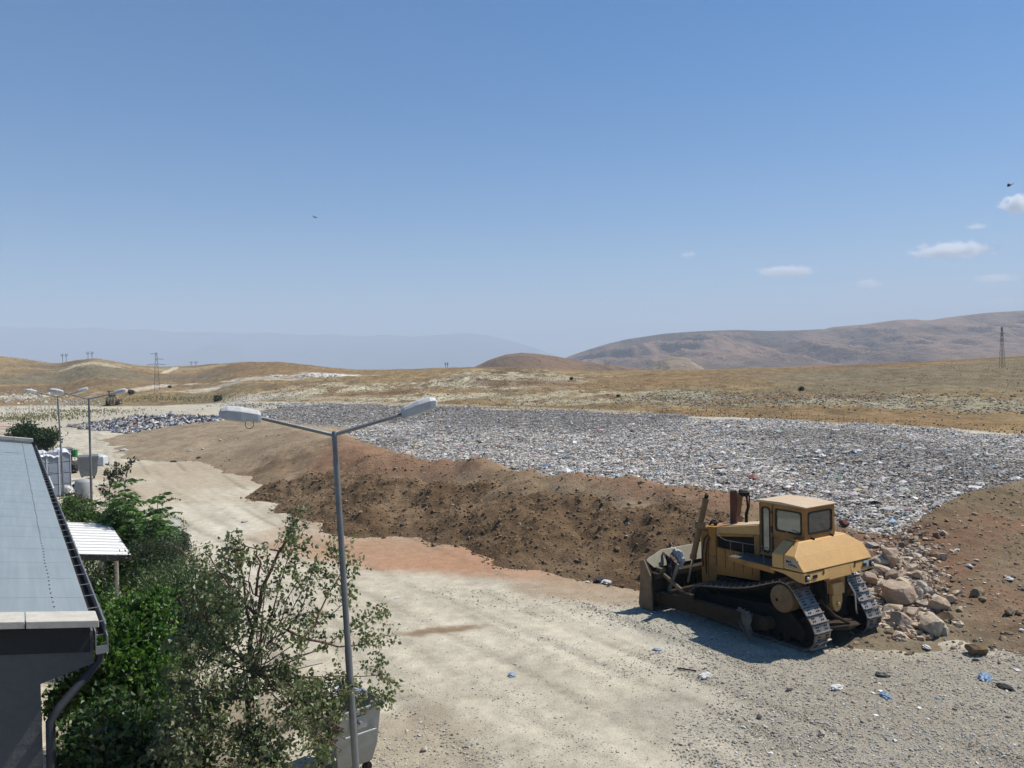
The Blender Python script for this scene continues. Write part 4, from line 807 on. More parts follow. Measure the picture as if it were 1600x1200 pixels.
    u = MB(); u.box((-.55, -1.50, .95), (.55, -1.1, 1.62)); u.box((-.62, -1.45, .38), (.62, -1.15, .62)); u.tube([(-.45, -1.55, 1.6), (-.5, -1.62, 1.2), (-.3, -1.5, .7)], .05, 8); u.build('rear_housing', 'dark', root, .02)
    hs = MB(); hs.hull([(s * a, y, z) for s in (-1, 1) for a, y, z in ((.36, -1.42, 1.62), (.42, -1.52, 1.62), (.42, -1.52, 1.25), (.26, -1.42, 1.15))]); hs.build('case_plate', 'yellow_dirty_shade', root, .01)
    MB().tube([(.42, -1.62, 1.45), (.55, -1.72, 1.15), (.56, -1.74, .72), (.62, -1.72, .62)], .022, 8).build('rear_rail', 'rod', root)
    db = MB(); db.hull([(-.66, -1.55, .62), (-.66, -1.75, .50), (-.66, -1.55, .40), (.66, -1.55, .50), (.66, -1.85, .38), (.66, -1.55, .26), (0, -1.92, .48), (0, -1.92, .36)]); db.tube([(-.62, -1.5, 1.15), (-.35, -1.75, .75), (.1, -1.86, .5)], .045, 8); db.build('drawbar', 'mud_shade', root, .03)
    for sx in (-1, 1): ho = MB(); ho.tube([(sx * .56, 2.30, 2.18), (sx * .68, 2.36, 2.05), (sx * .72, 2.42, 1.6), (sx * .60, 2.5, 1.2)], .022, 8); ho.build('hydraulic_hose', 'black', root)
    ho = MB(); ho.tube([(-.56, 2.24, 2.14), (-.66, 2.28, 1.9), (-.64, 2.36, 1.5), (-.58, 2.4, 1.0)], .018, 8); ho.build('hydraulic_hose', 'black', root)
    for lo, hi in [((-.584, 2.30, .9), (-.578, 2.32, 2.3)), ((-.584, 2.04, 1.55), (-.578, 2.56, 1.562))] + [((-.583, .66 + k * .33, 1.30), (-.577, .672 + k * .33, 1.84)) for k in range(5)]: MB().box(lo, hi).build('panel_gap', 'black', root)
    return root
def bldz(r, f, z): return np.array([7.38, 21.74, .03]) + DR * r + DF * f + np.array([0, 0, z])
def rag(name, c, size, mat, label, cat, group=None, drop=.5, seed=1, flat_=.35, sub=3):
    """a crumpled cloth or bag: a creased, flattened lump of real thickness"""
    V, Fc = ICO3; r = np.random.default_rng(seed); d = V / np.linalg.norm(V, axis=1)[:, None]
    n = fbm(d[:, 0] * 2 + seed, d[:, 1] * 2 + d[:, 2] * 3, 4, seed) * .8 + .5 * np.abs(fbm(d[:, 0] * 5 + d[:, 2] * 4, d[:, 1] * 5 + seed, 3, seed + 4))
    P = V * (1 + .75 * n[:, None]) * np.array(size)
    P[:, 2] = np.where(P[:, 2] < 0, P[:, 2] * flat_, P[:, 2])
    o = np_mesh(name, P, Fc, mat, None, False); o.location = [float(x) for x in c]; o.rotation_euler = (0, 0, r.uniform(0, 6.28)); return tag(o, label, cat, group)
dozer = make_dozer()
# rubbish hung on the bulldozer by use
def drape(name, pts, widths, mat, label, cat, th=.02, seed=3):
    m = MB(); n = 17; r = np.random.default_rng(seed); V = []; P = np.array(pts, float); k0 = len(P); q = np.linspace(0, k0 - 1, 14); P = np.stack([np.interp(q, np.arange(k0), P[:, j]) for j in range(3)], -1); widths = np.interp(q, np.arange(k0), widths)
    for i, (p, w) in enumerate(zip(P, widths)):
        for j in range(n):
            u = j / (n - 1) - .5; e = float(fbm(i * .35 + seed, j * .55, 3, seed)); g = float(fbm(i * .2, j * .9, 2, seed + 5)); tail = (i / 13) ** 3 * .22 * float(fbm(j * .5, seed, 2, seed + 8))
            V.append(bldz(p[0] + u * w * .35 - .10 * g - .05 * e, p[1] + u * w * (1 + .5 * e), p[2] + .07 * e + tail))
    P = list(P)
    k = len(P); Fs = [(i * n + j, i * n + j + 1, (i + 1) * n + j + 1, (i + 1) * n + j) for i in range(k - 1) for j in range(n - 1)]; m.add(V, Fs)
    o = m.build(name, mat, None, 0); so_ = o.modifiers.new('thickness', 'SOLIDIFY'); so_.thickness = th; return tag(o, label, cat)
drape('rag', [(-.95, 3.30, 1.62), (-1.0, 3.12, 1.58), (-1.1, 2.98, 1.35), (-1.12, 2.95, 1.15)], [.5, .55, .7, .35], 'rag_w', 'white torn plastic rag draped over the top of the bulldozer blade', 'rag', .02, 5)
drape('rag', [(-1.42, 3.25, 1.52), (-1.5, 3.05, 1.4), (-1.55, 2.95, 1.1), (-1.55, 2.93, .8)], [.22, .25, .18, .12], 'rag_d', 'black rag hanging down the back of the bulldozer blade', 'rag', .025, 6)
drape('rag', [(-1.22, 3.2, 1.45), (-1.28, 3.02, 1.3), (-1.3, 2.95, 1.05)], [.25, .3, .2], 'bark_red', 'dark red rag hanging beside the board on the blade', 'rag', .025, 9)
wb = MB(); wb.box((-.07, -.02, -.45), (.07, .02, .45), 0); wbo = wb.build('wooden_board', 'wood', None, .005); tag(wbo, 'pale wooden board leaning on the back of the bulldozer blade', 'board')
wbo.location = bldz(-1.52, 2.80, .92); wbo.rotation_euler = (.28, -.22, YAW + 1.2)
drape('rag', [(-1.72, -.1, .72), (-1.78, -.12, .62), (-1.82, -.15, .42), (-1.8, -.25, .18)], [.5, .62, .55, .3], 'rag_m', 'muddy rag caught on the push arm beside the near track', 'rag', .03, 8)

# ------------------------------------------------------------------ boulders, each one a thing
def boulder(px, py, wpx, hpx, label, tint, seed, group='boulders tipped beside the bulldozer', sink=.25):
    p = on_surf(px, py + hpx * .42); sc = p[1] / F; w = wpx * sc * .52; h = hpx * sc * .57; r = np.random.default_rng(seed)
    V, Fc = ICO3; P = V.copy()
    for _ in range(24):                                            # knock flats off a ball: a broken rock
        nrm = r.normal(size=3); nrm /= np.linalg.norm(nrm); c = r.uniform(.45, .78); d = P @ nrm; P = P - np.where(d > c, d - c, 0)[:, None] * nrm
    P = P / np.abs(P).max(0); P = P * (1 + .05 * fbm(P[:, 0] * 3 + seed, P[:, 1] * 3 + P[:, 2] * 2, 3, seed))[:, None]
    a = r.uniform(-.35, .35); R_ = np.array([[math.cos(a), 0, -math.sin(a)], [0, 1, 0], [math.sin(a), 0, math.cos(a)]])
    P = (P * np.array([w, (w + h) * .5, h])) @ R_.T
    n1 = fbm(P[:, 0] * 2.2 / w + seed, P[:, 2] * 2.2 / w, 4, seed); base = np.array(tint)
    C = mixc(np.broadcast_to(base, P.shape), base * np.array([.72, .66, .62]), sst(-.1, .5, n1))
    o = np_mesh('boulder', P, Fc, 'stone', C, False); o.location = (p[0], p[1], p[2] + h * (1 - sink) * .8); o.rotation_euler = (0, 0, r.uniform(-.5, .5)); return tag(o, label, 'boulder', group)
tan_ = (.57, .46, .335); pink = (.54, .42, .31); grey_ = (.50, .44, .36); pale = (.60, .50, .37)
c7 = lambda x, y: (1300 + x / 4, 740 + y / 4)
BL = [(395, 735, 215, 175, 'largest tan boulder, a tilted slab right of the bulldozer track', pink, 1), (480, 775, 120, 105, 'squarish tan boulder against the lower right of the biggest slab', tan_, 2),
      (440, 912, 125, 92, 'rounded pinkish boulder low on the ground beside the rear track', pink, 3), (635, 950, 150, 108, 'yellowish cracked boulder lying out in front of the boulder heap', pale, 4),
      (385, 845, 115, 58, 'flat sandy boulder under the biggest slab', tan_, 5), (488, 862, 110, 74, 'sandy boulder between the flat one and the yellowish cracked one', tan_, 6),
      (300, 545, 125, 75, 'pale flat boulder behind the fuel tank corner', pale, 7), (365, 525, 100, 125, 'upright brown boulder standing at the top of the heap', pink, 8),
      (250, 655, 95, 90, 'dark pinkish boulder close behind the track top', pink, 9), (300, 598, 150, 60, 'long low boulder lying across the upper heap', tan_, 10),
      (490, 588, 105, 52, 'flat topped boulder at the right of the upper heap', tan_, 11), (525, 622, 88, 66, 'brown boulder just below the flat topped one', pink, 12),
      (390, 632, 110, 76, 'pinkish boulder in the middle of the heap above the biggest slab', pink, 13), (445, 680, 90, 62, 'small tan boulder wedged above the right of the biggest slab', tan_, 14),
      (535, 742, 80, 90, 'greyish tan boulder right of the squarish one', grey_, 15), (665, 805, 118, 84, 'smooth pinkish boulder set apart at the right of the heap', pink, 16),
      (752, 782, 74, 56, 'small pinkish boulder right of the smooth one', pink, 17), (560, 695, 66, 50, 'small grey boulder in the rubble above the greyish tan one', grey_, 18),
      (905, 735, 95, 62, 'olive brown boulder alone up the reddish bank', (.27, .21, .13), 19), (1105, 862, 62, 48, 'brown stone far out on the right of the bank', (.30, .22, .15), 20),
      (1168, 866, 52, 40, 'brown stone at the right end of the bank, smaller of two', (.30, .22, .15), 21), (212, 322, 125, 70, 'pinkish boulder on the rubbish behind the bulldozer cab', pink, 22),
      (80, 306, 64, 44, 'dark red boulder on the rubbish just behind the cab', (.24, .12, .09), 23), (905, 1092, 120, 85, 'brown clod of earth at the foot of the bank', (.24, .17, .10), 24),
      (722, 892, 95, 62, 'brown clod between the smooth boulder and the bank foot', (.24, .165, .10), 25), (330, 690, 90, 55, 'tan boulder half hidden behind the biggest slab', tan_, 26), (600, 730, 60, 50, 'grey stone right beside the greyish tan boulder', grey_, 27), (470, 530, 70, 46, 'sandy stone on the crest behind the upper heap', pale, 28)]
for x, y, w, h, lab, ti, sd in BL:
    px, py = c7(x, y); boulder(px, py, w / 4, h / 4, lab, ti, sd)
boulder(1233, 1076, 12, 8, 'grey stone lying alone on the gravel in front of the bulldozer', grey_, 31, None, .1); boulder(1187, 1120, 9, 7, 'dark grey stone on the dirt yard below the bulldozer', (.22, .2, .17), 32, None, .1); boulder(663, 1170, 12, 8, 'grey stone on the brown dirt right of the lamp post foot', grey_, 33, None, .1); boulder(1284, 1146, 13, 9, 'rounded grey stone in the lower right of the yard', grey_, 34, None, .1)
# rubble round the boulders (too small to count)
n = 2600; x = RNG.normal(0, 1, n); y = RNG.normal(0, 1, n); Q = []
for i in range(n):
    px, py = c7(430 + x[i] * 130, 690 + y[i] * 130); p = flat(px, py, .7); Q.append(p)
Q = np.array(Q); hz = surf(Q[:, 0], Q[:, 1]); S = .04 + .22 * RNG.beta(.9, 4, n)
# (keep the dozer's own ground clear)
rel = Q[:, :2] - np.array([7.38, 21.74]); rr_ = rel @ DR[:2]; ff = rel @ DF[:2]; k = ((np.abs(rr_) > 1.6) | (ff < -2.3)) & (Q[:, 1] < 33) & (Q[:, 1] > 20.2) & (Q[:, 1] > 20.2 + .25 * RNG.normal(size=len(Q)))
v, fa, c = pebbles(np.stack([Q[k, 0], Q[k, 1], hz[k] + S[k] * .1], -1), S[k], palette(k.sum(), [tan_, pink, grey_, (.26, .17, .11)], [3, 3, 2, 3]), .8)
ru = np_mesh('rubble', v, fa, 'stone', c); tag(ru, 'small broken rock filling in round the boulders', 'rubble', kind='stuff')

# ------------------------------------------------------------------ litter lying about the yard
def litter(px, py, wpx, name, mat, label, cat, seed, k=.35, group=None):
    p = on_surf(px, py); s = wpx * p[1] / F * .42; rag(name, (p[0], p[1], p[2] + s * .12), (s * 1.15, s * .7, s * .42), mat, label, cat, group, seed=seed)
LIT = [(800, 1055, 18, 'plastic_bag', 'bluegrey', 'pale blue plastic bag flattened on the yard right of the lamp post', 'plastic bag'), (1027, 1016, 14, 'plastic_bag', 'bluegrey', 'small blue grey bag near the bulldozer shadow', 'plastic bag'),
       (1383, 1088, 22, 'plastic_bag', 'blue', 'crumpled dark blue bag on the gravel in front of the bulldozer', 'plastic bag'), (1538, 1060, 28, 'plastic_film', 'blue', 'bright blue strip of film at the lower right', 'plastic film'),
       (1102, 1058, 26, 'rag', 'rag_w', 'dirty white rag on the yard left of the bulldozer track', 'rag'), (1306, 1076, 24, 'rag', 'rag_w', 'white scrap below the rear of the bulldozer', 'rag'), (1378, 1056, 22, 'rag', 'rag_m', 'grey rag on the gravel near the blue bag', 'rag'),
       (1448, 1012, 15, 'plastic_bag', 'rag_w', 'white bag on the brown dirt below the yellowish boulder', 'plastic bag'), (1418, 1014, 10, 'rag', 'rag_m', 'greyish rag beside the white bag below the boulders', 'rag'), (1465, 1092, 8, 'plastic_bag', 'blue', 'tiny blue scrap on the gravel right of the dark blue bag', 'plastic bag'),
       (1514, 885, 13, 'plastic_bag', 'rag_w', 'white bag on the slope of the right bank', 'plastic bag'), (1524, 875, 9, 'rag', 'rag_w', 'small white scrap just above the white bag on the right bank', 'rag'), (1496, 860, 10, 'rag', 'rag_w', 'white scrap near the top of the right bank', 'rag'), (1470, 868, 16, 'rag', 'rag_m', 'grey rag on the upper right bank', 'rag'),
       (1576, 905, 16, 'rag', 'rag_w', 'pale rag at the right edge of the right bank', 'rag'), (1443, 948, 8, 'plastic_bag', 'green', 'green scrap among the boulders', 'plastic bag'), (1596, 985, 10, 'plastic_bag', 'rag_w', 'white scrap cut by the right edge of the view', 'plastic bag'), (1548, 1012, 10, 'rag', 'rag_d', 'dark scrap on the dirt at the lower right', 'rag'), (1572, 1076, 26, 'rag', 'rag_d', 'black and white scrap beside the blue film', 'rag'),
       (938, 908, 24, 'plastic_film', 'rag_d', 'dark film lying on the dirt left of the blade', 'plastic film'), (918, 910, 9, 'rag', 'rag_w', 'white scrap left of the dark film near the blade', 'rag'), (948, 911, 20, 'rag', 'rag_w', 'thin white scrap under the dark film near the blade', 'rag'), (620, 935, 9, 'rag', 'rag_w', 'white scrap on the sand right of the lamp post', 'rag'),
       (193, 704, 12, 'rag', 'rag_w', 'white sheet lying on the far yard', 'rag'), (205, 723, 12, 'rag', 'rag_d', 'dark flat rag on the far yard below the white sheet', 'rag'), (296, 705, 8, 'plastic_bag', 'rag_w', 'white bag at the left foot of the earth bank', 'plastic bag'), (317, 702, 7, 'plastic_bag', 'rag_w', 'white bag on the earth bank skirt, right of its twin', 'plastic bag'), (311, 716, 9, 'rag', 'rag_d', 'dark rag at the foot of the earth bank', 'rag'), (271, 722, 10, 'rag', 'rag_d', 'thin dark rag on the track left of the earth bank', 'rag'),
       (382, 816, 10, 'plastic_bag', 'bluegrey', 'small blue scrap on the sand above the birch', 'plastic bag'), (537, 1052, 8, 'plastic_bag', 'green', 'green scrap on the ground behind the lamp post', 'plastic bag'), (345, 688, 6, 'rag', 'rag_w', 'tiny white scrap on the brown bank skirt', 'rag')]
for i, (px, py, w, nm, mt, lab, cat) in enumerate(LIT): litter(px, py, w, nm, mt, lab, cat, 40 + i)
p0 = on_surf(1058, 1045); p1 = on_surf(1088, 1050); st = MB().tube([p0 + [0, 0, .02], p1 + [0, 0, .03]], .018, 6).build('stick', 'dark'); tag(st, 'dark stick lying beside the dirty white rag', 'stick')

# ------------------------------------------------------------------ street lamps
def make_lamp(name_label):
    root = empty('street_lamp', (0, 0, 0), 0, name_label, 'street lamp', 'street lamps along the yard')
    p = MB(); p.lathe([(.052, -.3), (.049, 3.2), (.043, 3.25), (.041, 5.9), (.034, 5.95), (.033, 6.28), (.025, 6.30)], (0, 0, 0), 'z', 14); p.lathe([(.14, -.05), (.14, .03), (.08, .06)], (0, 0, 0), 'z', 14)
    p.build('pole', 'galv_d', root, 0, 30)
    for s in (-1, 1):
        ZE = 6.575 if s < 0 else 6.475
        a = MB(); a.tube([(0, 0, 6.245), (s * .06, 0, 6.265), (s * .90, 0, ZE - .03), (s * 1.02, 0, ZE)], [.029, .028, .026, .024], 12); ao = a.build('arm', 'galv_d', root, 0, 40)
        ang = .26 if s > 0 else .20; ca, sa = math.cos(ang), math.sin(ang)
        def tr(u, v, w): return (s * (.94 + u * .84 * ca), v * .95, ZE - .02 + u * .84 * sa + w * ca * .92)
        h = MB(); secs = [(0.0, .06, .085, -.055), (.05, .075, .11, -.06), (.30, .11, .135, -.06), (.50, .115, .125, -.06), (.60, .10, .085, -.06), (.64, .06, .02, -.055)]
        V = []; 
        for u, hw, tp, bt in secs: V += [tr(u, -hw, bt), tr(u, hw, bt), tr(u, hw * .96, tp * .55), tr(u, hw * .5, tp), tr(u, -hw * .5, tp), tr(u, -hw * .96, tp * .55)]
        k = len(secs); Fs = [(i * 6 + j, i * 6 + (j + 1) % 6, (i + 1) * 6 + (j + 1) % 6, (i + 1) * 6 + j) for i in range(k - 1) for j in range(6)] + [list(range(6))[::-1], [(k - 1) * 6 + j for j in range(6)]]
        h.add(V, Fs); ho = h.build('lamp_head', 'lampgrey', root, .006)
        l = MB(); l.hull([tr(u, v, w) for u, hw, w in ((.20, .08, -.052), (.58, .075, -.052), (.24, .055, -.085), (.54, .05, -.085)) for v in (-hw, hw)]); l.build('lens', 'lens', ho, .01)
        r = MB(); r.hull([tr(u, v, w) for u in (.0, .62) for v in (-.10, .10) for w in (-.056, -.048)]) if False else r.hull([tr(.02, -.07, -.056), tr(.02, .07, -.056), tr(.5, -.112, -.056), tr(.5, .112, -.056), tr(.6, -.09, -.056), tr(.6, .09, -.056), tr(.02, -.07, -.046), tr(.02, .07, -.046), tr(.5, -.112, -.046), tr(.5, .112, -.046), tr(.6, -.09, -.046), tr(.6, .09, -.046)]); r.build('rim', 'galv', ho)
    return root
lamp = make_lamp('tall grey twin armed street lamp standing in front of the birch')
top = at(522, 676, 11.0); low = at(556, 1200, 11.25); dirn = (top - low) / np.linalg.norm(top - low)
lamp.location = top - dirn * 6.28; AXL = math.atan2(.30, .95)
q = Vector(dirn); lamp.rotation_mode = 'QUATERNION'; lamp.rotation_quaternion = Vector((0, 0, 1)).rotation_difference(q) @ Matrix.Rotation(AXL, 3, 'Z').to_quaternion()
lw = MB(); lw.tube([(-1.10, .0, 6.56)] + [(-1.095 + .055 * math.sin(t), 0, 6.485 + .055 * math.cos(t)) for t in np.linspace(.4, 5.8, 14)], .005, 5); lw.build('wire_loop', 'black', lamp)
for (tx, ty, bx, by, Y, lab, az) in ((138.5, 622.5, 142, 740, 34, 'twin armed street lamp beside the bushes and the grey bins', .35), (90, 619, 94.5, 690, 42.5, 'farthest twin armed street lamp behind the wrapped stack', .55)):
    o = copy_tree(lamp); o['label'] = lab; t_ = at(tx, ty, Y); b_ = at(bx, by, Y); d_ = (t_ - b_) / np.linalg.norm(t_ - b_); o.location = t_ - d_ * 6.28
    o.rotation_quaternion = Vector((0, 0, 1)).rotation_difference(Vector(d_)) @ Matrix.Rotation(az, 3, 'Z').to_quaternion()
    for ch in list(o.children):
        if ch.name.startswith('wire_loop'): bpy.data.objects.remove(ch)

# ------------------------------------------------------------------ the long low building on the left (x across towards the yard, y along, z up)
c0 = flat(149, 979, 4.0)
B0 = np.array([c0[0], c0[1], 0])
bld = empty('long_building', B0, YAW, 'long low grey building with a blue grey metal roof and gutter', 'building')
SL = .165; LB = 34.0
def rz(x): return 4.0 - x * SL
w = MB(); w.prism([(-.62, -.2), (-.62, 3.36), (-.02, 3.50), (-.02, 3.92), (-9.5, rz(-9.5) - .10), (-9.5, -.2)], .12, .42, 'y'); w.box((-.92, .42, -.2), (-.62, LB - .4, 3.6)); w.prism([(-.62, -.2), (-.62, 3.4), (-.05, 3.5), (-.05, 3.9), (-9.5, rz(-9.5) - .12), (-9.5, -.2)], LB - .4, LB - .1, 'y')
w.build('wall', 'render', bld)
so2 = MB(); so2.box((-.62, .42, 3.42), (-.03, LB - .42, 3.50)); so2.build('soffit', 'fascia', bld)
fs = MB(); fs.prism([(-.06, 3.66), (-.06, 3.965), (-9.4, rz(-9.4) - .02), (-9.4, rz(-9.4) - .32)], .08, .118, 'y'); fs.build('fascia', 'fascia', bld)
cp = MB(); k = 12
for i in range(k):
    xa, xb = .03 - i * .8, .03 - (i + 1) * .8 + .012; cp.prism([(xa, rz(xa) + .12), (xb, rz(xb) + .12), (xb, rz(xb) + .03), (xa, rz(xa) + .03)], -.16 + .01 * math.sin(i * 2.3), .34, 'y')
cp.build('coping', 'coping', bld, .008)
cp2 = MB()
for i in range(k):
    xa, xb = .03 - i * .8, .03 - (i + 1) * .8 + .012; cp2.prism([(xa, rz(xa) + .26), (xb, rz(xb) + .26), (xb, rz(xb) + .10), (xa, rz(xa) + .10)], LB - .35, LB, 'y')
cp2.prism([(-.05, 3.9), (-.05, rz(0) + .1), (-9.4, rz(-9.4) + .1), (-9.4, rz(-9.4) - .1)], LB - .3, LB - .05, 'y'); cp2.build('coping', 'coping', bld, .008)
rfm = MB(); nseg = 26
ny_ = LB - .66
for i in range(nseg):
    y0 = .33 + ny_ * i / nseg; y1 = .33 + ny_ * (i + 1) / nseg
    rfm.prism([(-.02, rz(-.02)), (-9.6, rz(-9.6)), (-9.6, rz(-9.6) - .03), (-.02, rz(-.02) - .03)], y0, y1 - .001, 'y')
    rfm.prism([(-.02, rz(-.02) + .002), (-9.6, rz(-9.6) + .002), (-9.6, rz(-9.6) + .001), (-.02, rz(-.02) + .001)], y1 - .006, y1 + .003, 'y')
rf_o = rfm.build('roof', 'roof', bld)
sc_ = MB()
for row in (-.42, -1.9, -3.4):
    for i in range(120):
        y = .5 + i * .275; sc_.lathe([(.012, 0), (.012, .006), (.006, .010)], (row + .006 * math.sin(i * 7.1), y, rz(row) + .002), 'z', 6)
tag(sc_.build('roof_screws', 'dark', rf_o), kind='stuff')
gt = MB(); gt.prism([(.0, 3.90), (.004, 3.90), (.01, 3.80), (.12, 3.80), (.135, 3.93), (.155, 3.93), (.135, 3.785), (.0, 3.785)], .30, LB - .1, 'y')
gto = gt.build('gutter', 'galv_d', bld)
gf = MB(); gf.box((.012, .35, 3.80), (.118, LB - .12, 3.815)); gf.build('gutter_bed', 'dark', gto)  # dark strip lying along the gutter bottom
for i in range(44):
    y = .45 + i * .76; m = MB(); m.box((-.01, y, 3.925), (.15, y + .022, 3.935)); m.box((.135, y, 3.80), (.162, y + .022, 3.936)); m.build('gutter_strap', 'galv', gto)
ge = MB(); ge.box((.0, .06, 3.62), (.15, .30, 3.66)); ge.box((.0, .06, 3.66), (.012, .30, 3.92)); ge.box((.138, .06, 3.66), (.15, .30, 3.84)); ge.box((.012, .06, 3.66), (.138, .075, 3.72)); geo = ge.build('gutter_end', 'galv', gto)
dp = MB(); dp.tube([(.06, .20, 3.64), (.05, .20, 3.50), (-.10, .16, 3.34), (-.42, .02, 3.06), (-.53, -.02, 2.92), (-.54, -.02, 2.0), (-.54, -.02, -.1)], .055, 12); dp.build('downpipe', 'pipe', bld, 0, 40)
def porch(y0, ln, xo=1.60):
    zo = 2.74 + (1.60 - xo) * .1636
    p = MB(); nr = 11
    for i in range(nr):                                             # ribbed white sheet
        a = y0 + ln * i / nr; b = y0 + ln * (i + 1) / nr; g = (b - a) * .06
        for u0, u1, dz in ((a, b - g * 2, 0.0), (b - g * 2, b, .02)):
            p.prism([(-.60, 3.10 + dz), (xo, zo + dz), (xo, zo - .018 + dz), (-.60, 3.082 + dz)], u0, u1 - .001, 'y')
    po = p.build('porch_roof', 'white', bld)
    f = MB(); f.prism([(-.60, 3.06), (xo - .04, zo - .035), (xo - .04, zo - .16), (-.60, 2.93)], y0 + .02, y0 + .07, 'y'); f.prism([(-.60, 3.06), (xo - .04, zo - .035), (xo - .04, zo - .16), (-.60, 2.93)], y0 + ln - .07, y0 + ln - .02, 'y'); f.box((xo - .10, y0 + .07, zo - .16), (xo - .04, y0 + ln - .07, zo - .04)); f.build('porch_beam', 'bark', po)
    for x, y in ((xo - .65, y0 + .25), (xo - .2, y0 + ln * .30), (xo - .2, y0 + ln - .3)):
        q = MB(); q.lathe([(.055, -.1), (.055, 2.50), (.07, 2.52), (.07, zo - .14)], (x, y, 0), 'z', 14); q.build('post', 'pvc', po, 0, 40)
pc = flat(196, 869, 2.7) - B0; porch_y = float(pc @ DF); porch_x = float(pc @ DR)
porch(porch_y - .1, 4.9); porch(porch_y + 13.6, 4.2, .50)

# ------------------------------------------------------------------ trees and bushes
def leaves_mesh(P, D, L, Wd, C, fold=.25, seed=0):
    """one folded, pointed blade per row: base P, direction D, length L, width Wd, colour C"""
    n = len(P); r = np.random.default_rng(seed); D = D / (np.linalg.norm(D, axis=1)[:, None] + 1e-9)
    a = r.normal(size=(n, 3)); S = np.cross(D, a); S /= np.linalg.norm(S, axis=1)[:, None] + 1e-9; N = np.cross(S, D)
    b = P; t = P + D * L[:, None] - N * (.12 * L)[:, None]; m = P + D * (L * .42)[:, None]
    l = m + S * (Wd * .5)[:, None] + N * (fold * Wd)[:, None]; q = m - S * (Wd * .5)[:, None] + N * (fold * Wd)[:, None]
    V = np.stack([b, l, t, q], 1).reshape(-1, 3); i = (np.arange(n) * 4)[:, None]
    F_ = np.concatenate([i + np.array([[0, 2, 1]]), i + np.array([[0, 3, 2]])]); return V, F_, np.repeat(C, 4, 0)
def curve(a, b, sag, k, r, wob):
    t = np.linspace(0, 1, k)[:, None]; P = a + (b - a) * t; P[:, 2] += sag * np.sin(np.pi * t[:, 0]) ; P[1:-1] += r.normal(0, wob, (k - 2, 3)) * np.linalg.norm(b - a) / k; return P
def tree(name, base, limbs, blobs, twigs, leaf, cols, label, cat, group=None, seed=1, bark='bark', trunk_r=.05, per=14, twig_r=.006, droop=.0, spread=.10, keep=1.0, orient='out', parts=('trunk', 'crown')):
    """limbs: polylines (points relative to base) from trunk outwards; blobs: (centre, radii, weight) ellipsoids the twigs grow into; leaf: (length, width)"""
    r = np.random.default_rng(seed); base = np.array(base, float); root = empty(name, base, 0, label, cat, group); tm = MB(); nodes = []
    for li, L in enumerate(limbs):
        L = np.array(L, float); k = max(4, int(len(L) * 2.5)); s = np.linspace(0, 1, len(L)); q = np.linspace(0, 1, k); P = np.stack([np.interp(q, s, L[:, j]) for j in range(3)], -1); P[1:-1] += r.normal(0, .02, (k - 2, 3))
        r0 = trunk_r if li == 0 else trunk_r * (.45 if li < 10 else .24); tm.tube(P, list(np.linspace(r0, max(r0 * .25, .006), k)), 8)
        q = np.linspace(.25 if li == 0 else .1, 1, 24); nodes.append(np.stack([np.interp(q, np.linspace(0, 1, k), P[:, j]) for j in range(3)], -1))
    nodes = np.concatenate(nodes); w = np.array([b[2] for b in blobs], float); w /= w.sum(); LP = []; LD = []; LC = []
    for i in range(twigs):
        b = blobs[r.choice(len(blobs), p=w)]; d = r.normal(size=3); d /= np.linalg.norm(d); e = np.array(b[0]) + d * np.array(b[1]) * r.uniform(.25, 1.0) ** .45
        dist = np.linalg.norm((nodes - e) * np.array([1, 1, 1.25]) + np.array([0, 0, .25]), axis=1); a = nodes[np.argsort(dist)[r.integers(0, 4)]]
        P = curve(a, e, -droop * np.linalg.norm(e - a), 6, r, .18); 
        if droop: P[-1, 2] -= droop * .6; P[-2, 2] -= droop * .2
        tm.tube(P, list(np.linspace(twig_r, twig_r * .4, 6)), 4, 0, False)
        m = per; t = r.uniform(.30, 1.02, m); pos = np.stack([np.interp(t, np.linspace(0, 1, 6), P[:, j]) for j in range(3)], -1) + r.normal(0, spread, (m, 3)) * np.array([1, 1, .8])
        ax = (P[-1] - P[-3]); ax /= np.linalg.norm(ax) + 1e-9; dd = ax * .5 + r.normal(0, .6, (m, 3)); dd[:, 2] += -.55 if orient == 'hang' else .15
        tone = cols[r.choice(len(cols))]; LP.append(pos); LD.append(dd); LC.append(np.array(tone) * r.uniform(.7, 1.3, (m, 1)))
    LP = np.concatenate(LP); LD = np.concatenate(LD); LC = np.concatenate(LC); n = len(LP); Ls = leaf[0] * r.uniform(.65, 1.25, n)
    tm.build(parts[0], bark, root, 0, 60)
    V, F_, C = leaves_mesh(LP, LD, Ls, Ls * leaf[1], LC, .22, seed); np_mesh(parts[1], V, F_, 'leaf', C, False, None, root); return root
